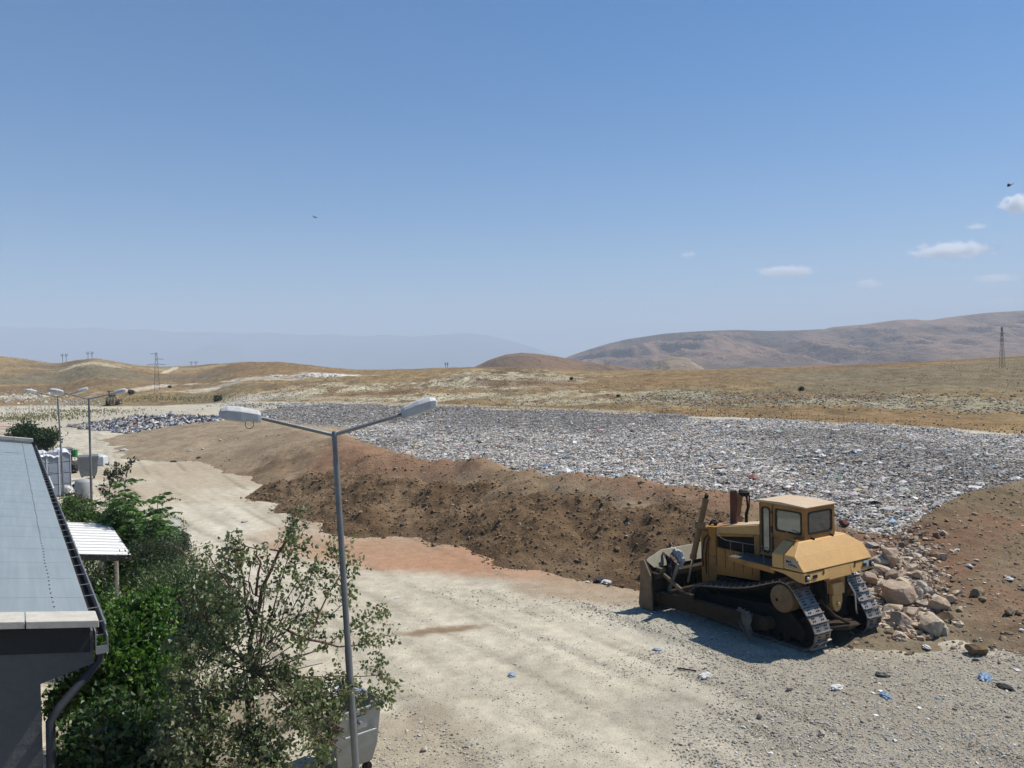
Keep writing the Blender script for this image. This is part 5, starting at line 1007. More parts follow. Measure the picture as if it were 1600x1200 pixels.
def pinnate(name, base, stems, label, cat, group, seed, cols, n_leaf=26, leaf_len=.55, leaflet=.085, top_only=.35):
    """tree of heaven shoots: upright stems with long arching leaves of many paired leaflets"""
    r = np.random.default_rng(seed); root = empty(name, base, 0, label, cat, group); tm = MB(); LP = []; LD = []; LC = []; LL = []
    for tipv in stems:
        tipv = np.array(tipv, float); b0 = np.array([r.normal(0, .12), r.normal(0, .12), -.1]); P = curve(b0, tipv, 0, 7, r, .12); tm.tube(P, list(np.linspace(.03, .009, 7)), 7)
        for i in range(n_leaf):
            t = top_only + (1 - top_only) * (i + r.uniform(0, .8)) / n_leaf; o = np.array([np.interp(t, np.linspace(0, 1, 7), P[:, j]) for j in range(3)]); az = i * 2.4 + r.uniform(-.4, .4)
            ln = leaf_len * r.uniform(.7, 1.15) * (1 - .35 * max(0, t - .8) / .2); up = .55 - .35 * (1 - t) + (.5 if t > .93 else 0); h = np.array([math.cos(az), math.sin(az), 0]); q = np.linspace(0, 1, 6)
            R_ = o + h * (ln * q[:, None]) + np.array([0, 0, 1.0]) * (ln * (up * q - .75 * q ** 2))[:, None]; tm.tube(R_, [.005, .004, .004, .003, .003, .002], 3, 0, False)
            k = 9; tt = np.linspace(.2, 1, k); pos = np.stack([np.interp(tt, q, R_[:, j]) for j in range(3)], -1); side = np.array([-h[1], h[0], 0]); tone = np.array(cols[r.choice(len(cols))]) * r.uniform(.8, 1.25)
            for s in (-1, 1): LP.append(pos); LD.append(s * side + h * .35 + np.array([0, 0, -.35]) + r.normal(0, .12, (k, 3))); LC.append(np.tile(tone, (k, 1)) * r.uniform(.85, 1.15, (k, 1))); LL.append(np.full(k, leaflet) * r.uniform(.8, 1.2, k) * (1.1 - .5 * tt))
    LP = np.concatenate(LP); LD = np.concatenate(LD); LC = np.concatenate(LC); LL = np.concatenate(LL)
    tm.build('stem', 'bark', root, 0, 60); V, F_, C = leaves_mesh(LP, LD, LL * 1.5, LL * .62, LC, .12, seed); np_mesh('leaves', V, F_, 'leaf', C, False, None, root); return root
def rel(base, px, py, Y): return at(px, py, Y) - np.array(base)
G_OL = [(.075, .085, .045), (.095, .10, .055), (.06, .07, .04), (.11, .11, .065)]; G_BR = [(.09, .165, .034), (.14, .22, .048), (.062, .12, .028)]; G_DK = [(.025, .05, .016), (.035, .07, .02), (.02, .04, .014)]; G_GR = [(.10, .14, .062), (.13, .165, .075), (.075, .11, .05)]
# the birch in front
b = at(398, 1200, 10.6); b[2] = 0
lim = [[(0, 0, -.1), rel(b, 392, 1100, 10.6), rel(b, 390, 1010, 10.6), rel(b, 402, 940, 10.6), rel(b, 440, 860, 10.6), rel(b, 462, 815, 10.7)]] + [[rel(b, x0, y0, Y0), rel(b, xm, ym, Ym), rel(b, x1, y1, Y1)] for x0, y0, Y0, xm, ym, Ym, x1, y1, Y1 in (
    (395, 985, 10.6, 380, 910, 10.4, 362, 835, 10.3), (392, 1030, 10.6, 450, 985, 11.0, 480, 925, 11.2), (465, 1010, 11.0, 500, 960, 11.3, 540, 880, 11.8), (398, 960, 10.6, 350, 900, 10.9, 318, 862, 11.0), (392, 1040, 10.6, 330, 990, 10.3, 300, 930, 10.1), (450, 985, 11.0, 530, 1010, 11.6, 590, 1010, 12.0),
    (392, 1080, 10.6, 480, 1070, 11.2, 560, 1090, 11.9), (392, 1090, 10.6, 330, 1080, 10.3, 270, 1075, 10.0), (400, 930, 10.6, 405, 880, 10.3, 395, 850, 10.2))]
bl = []
for px, py, Y, rx, rz_, wt in ((465, 832, 10.7, 20, 32, 3), (362, 848, 10.3, 16, 24, 2), (322, 872, 11.0, 28, 18, 2), (395, 890, 10.4, 30, 36, 3), (470, 890, 11.1, 30, 36, 3.5), (542, 872, 11.8, 30, 34, 3.5), (520, 950, 11.5, 40, 40, 6), (590, 985, 12.0, 26, 40, 4), (575, 1075, 11.9, 40, 16, 3), (602, 1090, 11.9, 24, 8, 1.5), (330, 940, 10.1, 46, 46, 6), (430, 990, 10.5, 60, 46, 9), (310, 1030, 10.0, 60, 56, 14), (410, 1090, 10.3, 90, 60, 26), (490, 1110, 10.8, 46, 60, 16), (300, 1130, 9.8, 60, 60, 16), (520, 1070, 11.3, 40, 26, 6), (380, 1180, 9.8, 90, 50, 20), (470, 1190, 10.2, 50, 40, 10)):
    c = rel(b, px, py, Y); s = Y / F; bl.append((c, (rx * s, max(rx, rz_) * s * .9, rz_ * s), wt))
rb_ = np.random.default_rng(12); tr_ = np.array(lim[0])
for k in range(46):
    c, rad, wt = bl[rb_.integers(0, len(bl))]; e = np.array(c) + rb_.normal(0, .75, 3) * np.array(rad); t0 = rb_.uniform(.2, .95) * (len(tr_) - 1); i0 = int(t0); a0 = tr_[i0] + (tr_[min(i0 + 1, len(tr_) - 1)] - tr_[i0]) * (t0 - i0)
    if a0[2] > e[2] - .1: a0 = tr_[2] * .6 + tr_[1] * .4
    lim.append([a0, a0 + (e - a0) * .45 + np.array([0, 0, -.06 * np.linalg.norm(e - a0)]), e])
bl = [(c, tuple(np.array(r) * (1.5 if i < 9 else 1.1)), w) for i, (c, r, w) in enumerate(bl)]
tree('birch_tree', b, lim, bl, 1420, (.068, .72), [(.18, .19, .10), (.145, .16, .08), (.23, .225, .13), (.11, .13, .065)], 'sparse grey green birch with a reddish trunk behind the tall lamp', 'tree', None, 3, 'bark_red', .045, 9, .003, .03, .04, 1, 'hang')
# bright green bushes under the eaves
def bush(px, py, Y, blobs, twigs, leaf, cols, label, seed, name='bush', per=16, spread=.10, bark='bark', ht=None, group=None, cat='bush'):
    b = at(px, py, Y); b[2] = ground_z(b[0], b[1]); L = []; B = []
    for x, y, rx, rzz, dY, wt in blobs:
        c = rel(b, x, y, Y + dY); s = Y / F; B.append((c, (rx * s, rx * s, rzz * s), wt)); L.append([(0, 0, -.1), (c[0] * .3, c[1] * .3, max(.2, c[2] * .45)), (c[0] * .85, c[1] * .85, c[2] * .9)])
    return tree(name, b, L, B, twigs, leaf, cols, label, cat, group, seed, bark, .035, per, .006, .02, spread, parts=('stems', 'foliage'))
bush(190, 1120, 12.4, [(175, 985, 40, 44, .3, 10), (215, 960, 40, 34, .8, 8), (230, 1020, 44, 46, .4, 10), (185, 1060, 40, 48, .2, 9), (165, 945, 30, 22, .9, 4), (240, 940, 34, 22, .9, 5), (140, 1060, 26, 50, .2, 4), (200, 1110, 60, 50, 0, 7), (245, 1085, 46, 60, .2, 9), (170, 1020, 30, 30, .0, 5)], 820, (.105, .62), G_BR + [(.04, .10, .018)], 'bright green leafy bush right under the near eave', 21, per=18, spread=.11)
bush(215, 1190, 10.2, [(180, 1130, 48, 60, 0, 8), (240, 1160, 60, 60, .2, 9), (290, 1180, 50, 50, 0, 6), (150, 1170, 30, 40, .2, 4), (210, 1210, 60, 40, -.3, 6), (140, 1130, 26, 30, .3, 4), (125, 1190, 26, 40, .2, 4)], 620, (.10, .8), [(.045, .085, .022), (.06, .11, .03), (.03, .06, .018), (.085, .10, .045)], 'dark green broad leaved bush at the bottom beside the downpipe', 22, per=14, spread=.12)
bush(300, 1060, 15.0, [(262, 905, 44, 34, .5, 8), (310, 900, 50, 40, 0, 10), (280, 960, 56, 46, .3, 12), (330, 960, 56, 50, -.3, 12), (240, 912, 28, 24, 1, 5), (360, 930, 30, 44, -.5, 5), (300, 1010, 60, 44, -.6, 8)], 640, (.095, .34), G_GR, 'grey green willowy shrub between the porch and the birch', 23, 'willow_shrub', per=18, spread=.13)
bush(225, 970, 19.5, [(232, 856, 30, 20, .4, 7), (262, 856, 30, 20, .8, 5), (224, 895, 24, 26, 0, 4), (250, 895, 36, 30, -.3, 7), (272, 880, 24, 24, .5, 4)], 360, (.085, .36), [(.05, .068, .035), (.065, .085, .045), (.04, .055, .03)], 'dark grey green shrub just right of the white porch', 24, 'willow_shrub', per=16, spread=.13)
bush(150, 860, 24.0, [(130, 800, 30, 16, 1, 5), (170, 808, 30, 18, .5, 5), (120, 822, 24, 14, .2, 3)], 220, (.10, .4), G_BR + G_DK, 'green bush growing beyond the white porch roof', 25, per=14, spread=.13)
bush(118, 800, 30.0, [(115, 782, 16, 14, 0, 4), (135, 788, 16, 12, .3, 3), (105, 790, 12, 12, 0, 2)], 130, (.11, .4), [(.10, .105, .05), (.075, .085, .04)], 'olive bush beside the small far porch', 26, per=12, spread=.14)
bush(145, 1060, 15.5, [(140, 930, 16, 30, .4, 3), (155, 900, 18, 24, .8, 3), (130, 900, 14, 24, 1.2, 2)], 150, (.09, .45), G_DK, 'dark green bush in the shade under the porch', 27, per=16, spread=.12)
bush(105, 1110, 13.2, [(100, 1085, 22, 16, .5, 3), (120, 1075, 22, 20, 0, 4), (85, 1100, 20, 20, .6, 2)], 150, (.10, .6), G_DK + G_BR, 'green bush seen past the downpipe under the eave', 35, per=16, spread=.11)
sap = bush(168, 840, 27.0, [(172, 735, 12, 16, 0, 3), (192, 728, 14, 8, .3, 1.2), (165, 765, 14, 14, 0, 2.5), (205, 715, 7, 4, .4, .5), (182, 750, 12, 10, 0, 1.5)], 60, (.13, .5), [(.05, .06, .035), (.065, .07, .04)], 'thin leafless looking sapling in front of the second lamp', 28, 'sapling', per=6, spread=.06, cat='sapling')
bush(288, 900, 18.5, [(288, 825, 5, 26, 0, 2), (300, 850, 8, 20, .2, 2), (272, 850, 10, 14, .2, 2)], 40, (.07, .35), [(.055, .075, .045)], 'slender upright shoots left of the birch top', 29, 'sapling', per=14, spread=.05, cat='sapling')
def shoots(px, py, Y, tips, label, seed, cols, ll=.55, nl=26, lf=.085):
    b = at(px, py, Y); b[2] = 0; return pinnate('tree_of_heaven', b, [rel(b, x, y, Y + dY) for x, y, dY in tips], label, 'tree', 'tree of heaven shoots by the porch', seed, cols, nl, ll, lf)
AIL = [(.075, .145, .034), (.10, .185, .042), (.055, .11, .026)]
shoots(195, 860, 24.0, [(196, 752, 0), (182, 790, .5), (210, 785, -.4), (175, 805, 0), (202, 810, .3), (188, 775, .8), (168, 820, 0), (215, 820, 0), (200, 785, .2)], 'tallest tree of heaven shoot with arching leaves beyond the porch', 31, AIL, .72, 40, .14)
shoots(245, 900, 22.0, [(246, 778, 0), (236, 815, .6), (262, 830, -.4), (232, 835, 0), (255, 850, .5), (268, 848, 0), (250, 800, .3), (240, 850, 0), (262, 860, .2)], 'tree of heaven leaning over the dark open container', 32, AIL, .7, 38, .14)
shoots(120, 850, 27.0, [(118, 778, 0), (135, 785, .4), (105, 795, 0), (150, 790, .2)], 'low tree of heaven shoots left of the second lamp', 33, AIL, .7, 32, .14)
# dark bushy tree beyond the far end of the building
bush(45, 720, 60.0, [(38, 668, 14, 8, 0, 4), (52, 680, 22, 12, 0, 8), (72, 686, 14, 10, .5, 5), (28, 684, 18, 12, 0, 6), (84, 676, 7, 4, 0, 1), (60, 694, 20, 10, 0, 5)], 420, (.24, .5), [(.022, .042, .016), (.03, .058, .02), (.04, .07, .026)], 'dark green bushy tree beyond the far end of the building', 34, 'bushy_tree', per=14, spread=.28, cat='tree')
for i, (px, py, w, lab) in enumerate(((1252, 607, 9, 'dark round shrub alone on the brown slope behind the waste'), (265, 604, 6, 'brown shrub beside the left lattice pylon'), (340, 622, 14, 'low grey green shrub on the pale ground left of the tall lamp'), (205, 612, 10, 'dark low shrub right of the far bulldozer'), (893, 591, 6, 'tiny dark shrub on the ridge below the small brown hill'), (966, 618, 6, 'small dark shrub on the slope above the waste'))):
    p = on_land(px, py + w * .35); s = p[1] / F * w * .5; tree('shrub', p, [[(0, 0, -.1), (0, 0, s * .8)], [(0, 0, 0), (s * .5, 0, s * .7)], [(0, 0, 0), (-s * .5, 0, s * .7)]], [((0, 0, s * .6), (s, s, s * .7), 1)], 70, (s * .38, .6), [(.055, .05, .028), (.075, .07, .04)], lab, 'shrub', 'shrubs dotted over the slopes', 60 + i, 'bark', s * .06, 12, s * .01, 0, s * .12, parts=('stems', 'foliage'))

# ------------------------------------------------------------------ waste containers
def container(name, loc, rz_, label, L=1.30, W=1.0, H=1.25, lid='open', mat='galv'):
    root = empty(name, loc, rz_, label, 'waste container', 'metal waste containers'); b = MB(); t = .03
    def ring(z, k): return [(-L / 2 * k, -W / 2 * k, z), (L / 2 * k, -W / 2 * k, z), (L / 2 * k, W / 2 * k, z), (-L / 2 * k, W / 2 * k, z)]
    V = ring(.22, .74) + ring(.55, .88) + ring(H, 1.0) + ring(H, .96) + ring(.57, .84) + ring(.26, .70); Fs = [(3, 2, 1, 0)] + [(r * 4 + j, r * 4 + (j + 1) % 4, (r + 1) * 4 + (j + 1) % 4, (r + 1) * 4 + j) for r in range(5) for j in range(4)] + [(20, 21, 22, 23)]
    b.add(V, Fs); tub = b.build('tub', mat, root, .012)
    r = MB(); r.box((-L / 2 - .05, -W / 2 - .05, H - .03), (L / 2 + .05, -W / 2 + .0, H + .03)); r.box((-L / 2 - .05, W / 2, H - .03), (L / 2 + .05, W / 2 + .05, H + .03)); r.box((-L / 2 - .05, -W / 2, H - .03), (-L / 2, W / 2, H + .03)); r.box((L / 2, -W / 2, H - .03), (L / 2 + .05, W / 2, H + .03)); r.build('rim', mat, tub, .01)
    for s in (-1, 1):
        h = MB(); h.tube([(s * (L / 2 - .02), 0, H - .22), (s * (L / 2 + .11), 0, H - .22)], .035, 10); h.box((s * (L / 2 - .02) - .03, -.16, H - .34), (s * (L / 2 - .02) + .03, .16, H - .12)); h.build('trunnion', mat, tub)
        hh = MB(); x = s * (L / 2 + .02); hh.tube([(x - .03 * s, -.30, H - .40), (x + .05 * s, -.30, H - .40), (x + .05 * s, .30, H - .40), (x - .03 * s, .30, H - .40)], .018, 8); hh.build('handle', 'galv', tub)
    for x in (-.36, .36):
        for y in (-.28, .28):
            w_ = MB(); w_.lathe([(.03, -.03), (.09, -.03), (.09, .03), (.03, .03)], (x, y, .09), 'x', 16); w_.box((x - .05, y - .03, .09), (x - .035, y + .03, .25)); w_.box((x + .035, y - .03, .09), (x + .05, y + .03, .25)); w_.build('wheel', 'black', root)
    ld = MB()
    if lid == 'open': ld.hull([(x, y, z) for x in (-L / 2, L / 2) for y, z in ((W / 2 + .02, H + .04), (W / 2 + .05, H + .04), (W / 2 + .38, H + .42), (W / 2 + .42, H + .40))])
    elif lid == 'flat': ld.hull([(x, y, z) for x in (-L / 2 - .03, L / 2 + .03) for y, z in ((-W / 2, H + .035), (W / 2, H + .035), (-W / 2, H + .06), (-.1, H + .16), (.1, H + .16), (W / 2, H + .06))])
    if lid: ld.build('lid', mat, root, .01)
    return root
p = flat(557, 1216); container('waste_container', p + np.array([-.30, .35, 0]), YAW + .12 + math.pi / 2, 'weathered grey metal waste container behind the foot of the tall lamp', 1.25, .9, 1.28, None, 'galv')
cp_ = p + np.array([-.30, .35, 1.2])
for i, (dx, dy, s, mt, nm, lab) in enumerate(((-.10, .25, .20, 'film', 'plastic_bag', 'pale clear plastic bag heaped on the near waste container'), (.18, .30, .12, 'bluegrey', 'plastic_bag', 'pale blue plastic bag on top of the near waste container'), (-.3, -.1, .2, 'rag_m', 'rubbish_bag', 'muddy grey bag in the near waste container'))):
    rag(nm, cp_ + np.array([dx, dy, .06]), (s, s * .8, s * .6), mt, lab, 'bag', None, seed=90 + i)
p = flat(262, 893); container('waste_container', p, YAW + .1, 'dark open waste container behind the tree of heaven', 1.35, 1.05, 1.30, 'open', 'galv_d')
p = flat(100, 738); container('waste_container', p, YAW + .9, 'grey waste container left of the green litter bin', .95, .9, 1.75, 'flat', 'galv_d')
p = flat(138, 748); container('waste_container', p, YAW, 'grey waste container with a humped lid behind the second lamp', 1.25, 1.0, 1.55, 'flat', 'galv_d')
gp = flat(118, 737); gbn = empty('litter_bin', gp, YAW, 'green litter bin hung on a thin pole', 'litter bin')
m = MB(); m.lathe([(.13, 1.12), (.18, 1.15), (.20, 1.66), (.185, 1.66), (.17, 1.18)], (0, 0, 0), 'z', 18); m.build('bucket', 'green', gbn, 0, 40); MB().tube([(0, .21, -.1), (0, .21, 1.75)], .025, 8).build('pole', 'galv_d', gbn)
MB().tube([(-.22, .0, 1.55), (-.22, .21, 1.6), (.22, .21, 1.6), (.22, 0, 1.55)], .012, 6).build('bracket', 'galv_d', gbn)
# stack of goods wrapped in stretch film, at the end of the building
wp = at(78, 757, 48); wp[2] = 0; ws = empty('wrapped_stack', wp, YAW + .35, 'tall stack of crates wrapped in clear film beyond the gutter', 'wrapped stack')
bl_ = MB(); 
for i in range(3):
    for j in range(4): bl_.box((-1.0 + i * .68, -.5, .14 + j * .66), (-.36 + i * .68, .5, .76 + j * .66)); bl_.box((-.92 + i * .68, -.515, .24 + j * .66), (-.62 + i * .68, -.50, .62 + j * .66)) if j < 3 else None
bl_.build('crates', 'block', ws, .02); fl_ = MB()
for i in range(3): fl_.box((-1.015 + i * .68, -.53, .1), (-.99 + i * .68, .53, 2.75)); fl_.box((-.375 + i * .68, -.53, .1), (-.345 + i * .68, .53, 2.75))
fl_.build('film_edge', 'film', ws); V = []; nx_, ny2 = 22, 12
for j in range(ny2):
    for i in range(nx_): u = i / (nx_ - 1); v_ = j / (ny2 - 1); V.append((-1.08 + 2.12 * u, -.58 + 1.16 * v_, 2.80 + .16 * float(fbm(u * 9, v_ * 5, 3, 77)) + .10 * math.sin(u * 9) - .25 * (abs(v_ - .5) * 2) ** 4 - .2 * (abs(u - .5) * 2) ** 6))
tp_ = MB().add(V, [(j * nx_ + i, j * nx_ + i + 1, (j + 1) * nx_ + i + 1, (j + 1) * nx_ + i) for j in range(ny2 - 1) for i in range(nx_ - 1)]).build('film_top', 'film', ws); s_ = tp_.modifiers.new('t', 'SOLIDIFY'); s_.thickness = .03
pl = MB(); [pl.box((-1.02, -.5 + k * .32, .10), (1.02, -.36 + k * .32, .13)) for k in range(4)]; [pl.box((-1.0 + k * .95, -.5, .0), (-.9 + k * .95, .5, .10)) for k in range(3)]; pl.build('pallet', 'wood', ws)
# pale frame, sacks and drum beside the stack
fp = flat(112, 772); fr = MB(); 
for x in (-.7, .7):
    for y in (-.35, .35): fr.box((x - .06, y - .06, 0), (x + .06, y + .06, .8))
fr.box((-.8, -.45, .8), (.8, .45, .92)); fr.box((-.76, -.38, .35), (.76, -.30, .43)); fro = fr.build('concrete_table', 'coping', None, .01); fro.location = fp; fro.rotation_euler = (0, 0, YAW); tag(fro, 'pale concrete table beside the wrapped stack', 'table')
dp_ = flat(131, 780); dr = MB(); dr.lathe([(.40, 0), (.46, .06), (.48, .5), (.46, 1.0), (.40, 1.12), (.22, 1.2), (.05, 1.22)], (0, 0, 0), 'z', 22); dro = dr.build('drum', 'grey_drum', None, 0, 40); dro.location = dp_; tag(dro, 'large pale grey plastic drum in front of the second lamp', 'drum')
wp2 = flat(156, 728); wx_ = MB(); wx_.hull([(x, y, z) for x in (-.5, .5) for y in (-.4, .4) for z in (0, .75)] + [(0, 0, .95), (.3, .2, .88)]); wxo = wx_.build('bulk_sack', 'film', None, .05); wxo.location = wp2; tag(wxo, 'white bulk sack standing right of the humped lid container', 'sack')
rag('rubbish_bag', flat(152, 724) + np.array([0, 0, .25]), (.35, .3, .35), 'rag_d', 'small black bag in front of the white bulk sack', 'bag', None, seed=97)
for i, (px, py, w, mt, lab) in enumerate(((112, 739, .7, 'rag_d', 'dark heap of scrap behind the concrete table'), (100, 775, .55, 'rag_w', 'pale bundle at the near corner of the wrapped stack'), (123, 770, .4, 'rag_m', 'muddy bundle on the ground left of the grey drum'))): rag('bundle', flat(px, py) + np.array([0, 0, .25]), (w, w * .7, w * .8), mt, lab, 'bundle', None, seed=100 + i)
# striped awning at the left edge
aw_x = 6; ap = at(aw_x, 676, 84); ap[2] = 0; aw = empty('awning', ap, YAW, 'red and white striped awning at the left edge beyond the building', 'awning'); m = MB()
for k in range(6): m.prism([(-1.6 + 0 * k, 1.55 + k * .26), (1.3 - k * .05, 1.25 + k * .26), (1.3 - k * .05, 1.29 + k * .26), (-1.6, 1.59 + k * .26)], -1.0 + k * .3, -.7 + k * .3, 'y', 1 if k in (1, 4) else 0)
m.build('striped_sheet', ['redc', 'white'], aw)
for x in (-1.5, 1.1):
    for y in (-.8, .6): MB().tube([(x, y, 0), (x, y, 1.3 + (y + 1) * .8)], .03, 8).build('post', 'galv_d', aw)

Q = []; r_ = np.random.default_rng(5)
for px, py, sx, sy, n in ((40, 622, 50, 8, 420), (110, 630, 40, 5, 160), (20, 640, 30, 4, 120), (390, 634, 50, 4, 260), (430, 632, 40, 3, 160), (475, 588, 40, 3, 120), (200, 643, 60, 4, 120)):
    for k in range(n): Q.append(list(on_land(px + r_.normal() * sx * .6, py + r_.normal() * sy * .6)))
Q = np.array(Q); Q = Q[Q[:, 1] < 420]; n = len(Q); v, fa, c = pebbles(Q, (.10 + .5 * r_.beta(1, 4, n)) * Q[:, 1] / 170, palette(n, [(.50, .46, .37), (.40, .36, .28), (.60, .57, .50)], [4, 3, 3]), .8); rs = np_mesh('rubble', v, fa, 'stone', c); tag(rs, 'pale chalk rubble along the far left of the yard', 'rubble', kind='stuff')
Q = np.array([list(on_land(px + r_.normal() * 45, py + r_.normal() * 2.2)) for px, py in ((70, 650), (130, 643), (30, 655), (240, 625), (280, 622)) for k in range(420)]); n = len(Q); D_ = r_.normal(0, .35, (n, 3)); D_[:, 2] = 1
V, F_, C = leaves_mesh(Q, D_, r_.uniform(.2, .6, n), r_.uniform(.15, .3, n), palette(n, [(.22, .185, .10), (.29, .23, .125), (.17, .16, .085)], [4, 3, 3]), .2, 5); wg = np_mesh('dry_grass', V, F_, 'leaf', C); tag(wg, 'olive weeds along the far left fence line', 'weeds', kind='stuff')

# ------------------------------------------------------------------ the far bulldozer, fence, pylons, birds
fd = empty('bulldozer', on_land(176, 633), .35, 'small far yellow bulldozer on the pale ground below the hills', 'bulldozer')
for s in (-1, 1):
    t = MB(); t.prism([(-1.9, .3), (-1.6, .0), (1.5, .0), (1.9, .35), (1.7, .9), (-.9, 1.5), (-1.4, 1.3)], s * 1.05 - .3, s * 1.05 + .3, 'x'); t.build('track', 'dark', fd, .05)
h = MB(); h.prism([(.2, .8), (2.3, .7), (2.3, 2.2), (.2, 2.5)], -.6, .6, 'x'); h.box((-1.2, -1.6, .9), (1.2, .2, 2.1)); h.build('hull', 'pale_yellow', fd, .05)
h = MB(); h.box((-.75, -1.3, 2.1), (.75, .2, 2.3)); [h.box((x - .06, y - .06, 2.3), (x + .06, y + .06, 3.35)) for x in (-.65, .65) for y in (-1.2, .1)]; h.box((-.9, -1.5, 3.35), (.9, .35, 3.5)); h.build('cab', 'dark', fd)
h = MB(); h.prism([(2.9, .1), (3.1, .1), (3.2, 1.3), (3.0, 1.3)], -1.9, 1.9, 'x'); [h.box((x - .12, .5, .4), (x + .12, 3.0, .7)) for x in (-1.5, 1.5)]; h.build('blade', 'pale_yellow', fd)
h = MB(); [h.box((x - .1, -2.6, .5), (x + .1, -1.6, 1.8)) for x in (-.6, 0, .6)]; h.box((-.9, -2.0, 1.2), (.9, -1.6, 1.6)); h.build('ripper', 'pale_yellow', fd); MB().tube([(.2, 1.6, 2.3), (.2, 1.6, 3.3)], .08, 8).build('exhaust_pipe', 'dark', fd)
fn = empty('wire_fence', on_land(60, 644), 0, 'line of thin posts with wire along the grassy far left edge', 'fence'); fb = np.array(fn.location); P = [on_land(46 + k * 6.2, 646 - k * 1.05) for k in range(19)]
for p in P: m = MB(); q = p - fb; m.box((q[0] - .06, q[1] - .06, q[2] - .2), (q[0] + .06, q[1] + .06, q[2] + 1.5)); m.build('post', 'coping', fn)
for hgt in (.5, .95, 1.4): MB().tube([p - fb + np.array([0, 0, hgt]) for p in P], .012, 4).build('wire', 'galv_d', fn)
fn2 = empty('wire_fence', on_land(1240, 659), 0, 'line of thin dark posts along the grassy rim above the waste', 'fence'); fb = np.array(fn2.location); P = [on_land(1010 + k * 22 + 7 * math.sin(k * 2.7), 645.5 + k * .93) for k in range(16)]
for p in P: m = MB(); q = p - fb; m.box((q[0] - .018, q[1] - .018, q[2] - .2), (q[0] + .018, q[1] + .018, q[2] + .75)); m.build('post', 'wood', fn2)
for hgt in (.45, .85): MB().tube([p - fb + np.array([0, 0, hgt]) for p in P], .008, 4).build('wire', 'galv_d', fn2)
def lattice(px, py, pt, Y, wb, label, arms=2):
    b = at(px, py, Y); b[2] = ground_z(b[0], b[1]); H = at(px, pt, Y)[2] - b[2]; root = empty('lattice_pylon', b, .4, label, 'pylon', 'lattice pylons on the slopes'); m = MB(); n = 8; w = lambda t: wb * (1 - .78 * t) * .5
    cs = [(-1, -1), (1, -1), (1, 1), (-1, 1)]; th = .032 * Y / 200
    for x, y in cs: m.tube([(x * w(0), y * w(0), -.3), (x * w(1), y * w(1), H)], th * 1.2, 5)
    for k in range(n):
        t0, t1 = k / n, (k + 1) / n
        for (xa, ya), (xb, yb) in zip(cs, cs[1:] + cs[:1]): m.tube([(xa * w(t0), ya * w(t0), H * t0), (xb * w(t1), yb * w(t1), H * t1)], th * .8, 4); None
    m.build('mast', 'pylon', root)
    for k in range(arms):
        z = H * (.97 - .13 * k); a = MB(); L = (.9 + .3 * k) * wb; a.tube([(-L if k != 1 else -L * .2, 0, z), (0, 0, z + .3), (L if k != 0 else L * .25, 0, z)], th, 5); a.tube([(-L if k != 1 else -L * .2, 0, z), (L if k != 0 else L * .25, 0, z)], th, 5); a.build('cross_arm', 'pylon', root)
    return root
lattice(246, 624, 551, 235, 1.7, 'thin dark lattice pylon standing left of centre below the hills', 3)
lattice(1566, 582, 511, 165, .8, 'thin dark lattice pylon on the right hand slope', 2)
def portal(px, py, pt, Y, wpx, label):
    b = at(px, py, Y); H = at(px, pt, Y)[2] - b[2]; w_ = wpx * Y / F; b[2] -= 8; H += 8; root = empty('power_pylon', b, .1, label, 'pylon', 'faint power pylons behind the skyline'); m = MB()
    for s in (-1, 1): m.tube([(s * w_ * .34, 0, 0), (s * w_ * .2, 0, H)], .45, 5); m.tube([(s * w_ * .2, 0, H * .75), (s * w_ * .46, 0, H * .98)], .35, 5)
    m.build('legs', 'pylon', root); MB().tube([(-w_ * .5, 0, H * .9), (w_ * .5, 0, H * .9)], .4, 5).build('cross_arm', 'pylon', root)
portal(101, 575, 552, 1300, 11, 'faint twin legged power pylon behind the left hill, left of the next'); portal(141, 570, 549, 1300, 12, 'faint twin legged power pylon rising over the small pale hill'); portal(303, 580, 564, 1500, 13, 'faint low power pylon right of the lattice pylon'); portal(698, 585, 566, 1200, 6, 'tiny faint power pylon behind the middle of the ridge')
def bird(px, py, Y, span, bank, hd, label):
    root = empty('bird', at(px, py, Y), hd, label, 'bird', 'birds gliding over the landfill'); root.rotation_euler = (bank, 0, hd); s = span / 2
    m = MB(); m.tube([(0, s * .42, .0), (0, s * .34, .01), (0, s * .1, 0), (0, -s * .25, 0), (0, -s * .5, 0)], [.015 * span, .035 * span, .06 * span, .045 * span, .012 * span], 10); m.hull([(x, y, z) for x, y in ((-.04 * s, -.4 * s), (.04 * s, -.4 * s), (.16 * s, -.72 * s), (-.16 * s, -.72 * s)) for z in (-.008, .008)])
    for k in (-1, 1):
        pts = [(0, .22), (.45, .30), (.8, .16), (1.0, -.08), (.7, -.05), (.4, -.16), (0, -.18)]; zz = [0, .10, .16, .2, .15, .08, 0]; n = len(pts)
        V = [(k * a * s, b_ * s, z * s * 1.2) for (a, b_), z in zip(pts, zz)] + [(k * a * s, b_ * s, z * s * 1.2 + .015) for (a, b_), z in zip(pts, zz)]; m.add(V, [list(range(n)), list(range(n, 2 * n))[::-1]] + [(i, (i + 1) % n, n + (i + 1) % n, n + i) for i in range(n)])
    m.build('body', 'bird', root, 0, 50); return root
bird(492, 339.5, 95, 1.0, .25, 1.2, 'small dark bird gliding in the open sky left of centre'); bird(1577.5, 290, 70, 1.0, -.45, .9, 'dark bird banking in the upper right sky above the cloud')
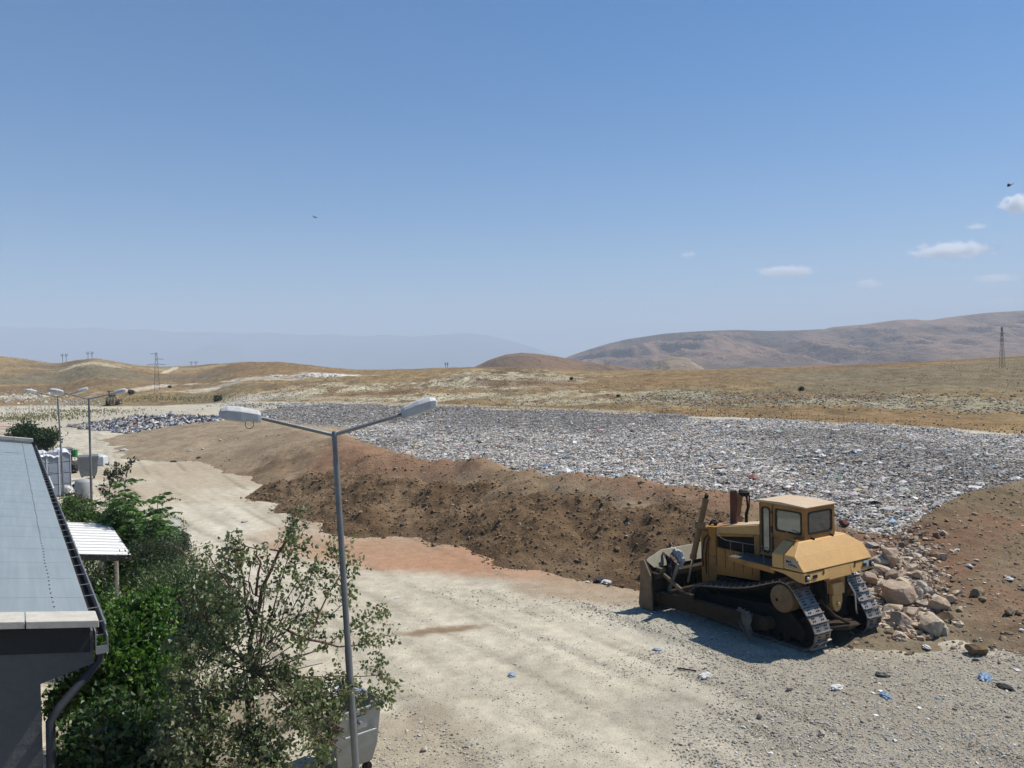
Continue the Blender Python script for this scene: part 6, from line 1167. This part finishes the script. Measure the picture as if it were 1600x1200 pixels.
# ------------------------------------------------------------------ fair weather clouds, far outside the haze
def cloud(px, py, wpx, hpx, dens, label, seed, Y=17000):
    c = at(px, py, Y); s = Y / F; a, h = wpx * s * .5, hpx * s * .5; d = a * .6
    V, Fc = ICO3; o = np_mesh('cloud', V * np.array([a, d, h]) * 1.15, Fc, 'white', None, True); o.data.materials.clear(); o.location = c; tag(o, label, 'cloud', 'small white clouds low in the right hand sky')
    m = bpy.data.materials.new('cloud_vapour'); m.use_nodes = True; t = m.node_tree; t.nodes.remove(t.nodes['Principled BSDF']); N = t.nodes.new; L = t.links.new
    v = N('ShaderNodeVolumePrincipled'); v.inputs['Color'].default_value = (1, 1, 1, 1); v.inputs['Anisotropy'].default_value = .4; L(v.outputs[0], t.nodes['Material Output'].inputs['Volume'])
    tc = N('ShaderNodeTexCoord'); mp = N('ShaderNodeMapping'); mp.inputs['Scale'].default_value = (1 / a, 1 / d, 1 / h); L(tc.outputs['Object'], mp.inputs[0])
    ln = N('ShaderNodeVectorMath'); ln.operation = 'LENGTH'; L(mp.outputs[0], ln.inputs[0])
    m2 = N('ShaderNodeMapping'); m2.inputs['Scale'].default_value = (2.2 / h * .5, 2.2 / h * .5, 2.2 / h * .7); m2.inputs['Location'].default_value = (seed * 3.7, seed, 0); L(tc.outputs['Object'], m2.inputs[0])
    no = N('ShaderNodeTexNoise'); no.inputs['Scale'].default_value = 1.0; no.inputs['Detail'].default_value = 5; no.inputs['Roughness'].default_value = .6; L(m2.outputs[0], no.inputs['Vector'])
    a1 = N('ShaderNodeMath'); a1.operation = 'MULTIPLY_ADD'; a1.inputs[1].default_value = 2.1; a1.inputs[2].default_value = -.25; L(no.outputs['Fac'], a1.inputs[0])
    a2 = N('ShaderNodeMath'); a2.operation = 'SUBTRACT'; L(a1.outputs[0], a2.inputs[0]); L(ln.outputs['Value'], a2.inputs[1])
    a3 = N('ShaderNodeMath'); a3.operation = 'MULTIPLY'; a3.use_clamp = False; a3.inputs[1].default_value = 1.5 * dens / (h * 1.0); L(a2.outputs[0], a3.inputs[0])
    a4 = N('ShaderNodeMath'); a4.operation = 'MAXIMUM'; a4.inputs[1].default_value = 0; L(a3.outputs[0], a4.inputs[0]); L(a4.outputs[0], v.inputs['Density']); o.data.materials.append(m)
for a in ((1592, 319, 74, 34, 4.5, 'brightest white cloud cut by the right edge of the sky', 1), (1488, 391, 150, 30, 3.2, 'long white cloud sloping up to the right', 2), (1228, 424, 108, 20, 2.6, 'long thin white cloud low over the right hill', 3), (1358, 444, 60, 20, 1.3, 'small broken cloud under the long sloping one', 4), (1075, 398, 34, 15, .8, 'faint lone puff of cloud farthest left', 5), (1556, 435, 80, 18, 1.2, 'faint flat cloud near the right edge above the hills', 6), (1570, 472, 90, 18, .9, 'pale low cloud just above the right hill crest', 7), (1525, 354, 44, 12, .5, 'faint wisp below the brightest cloud', 8)): cloud(*a)
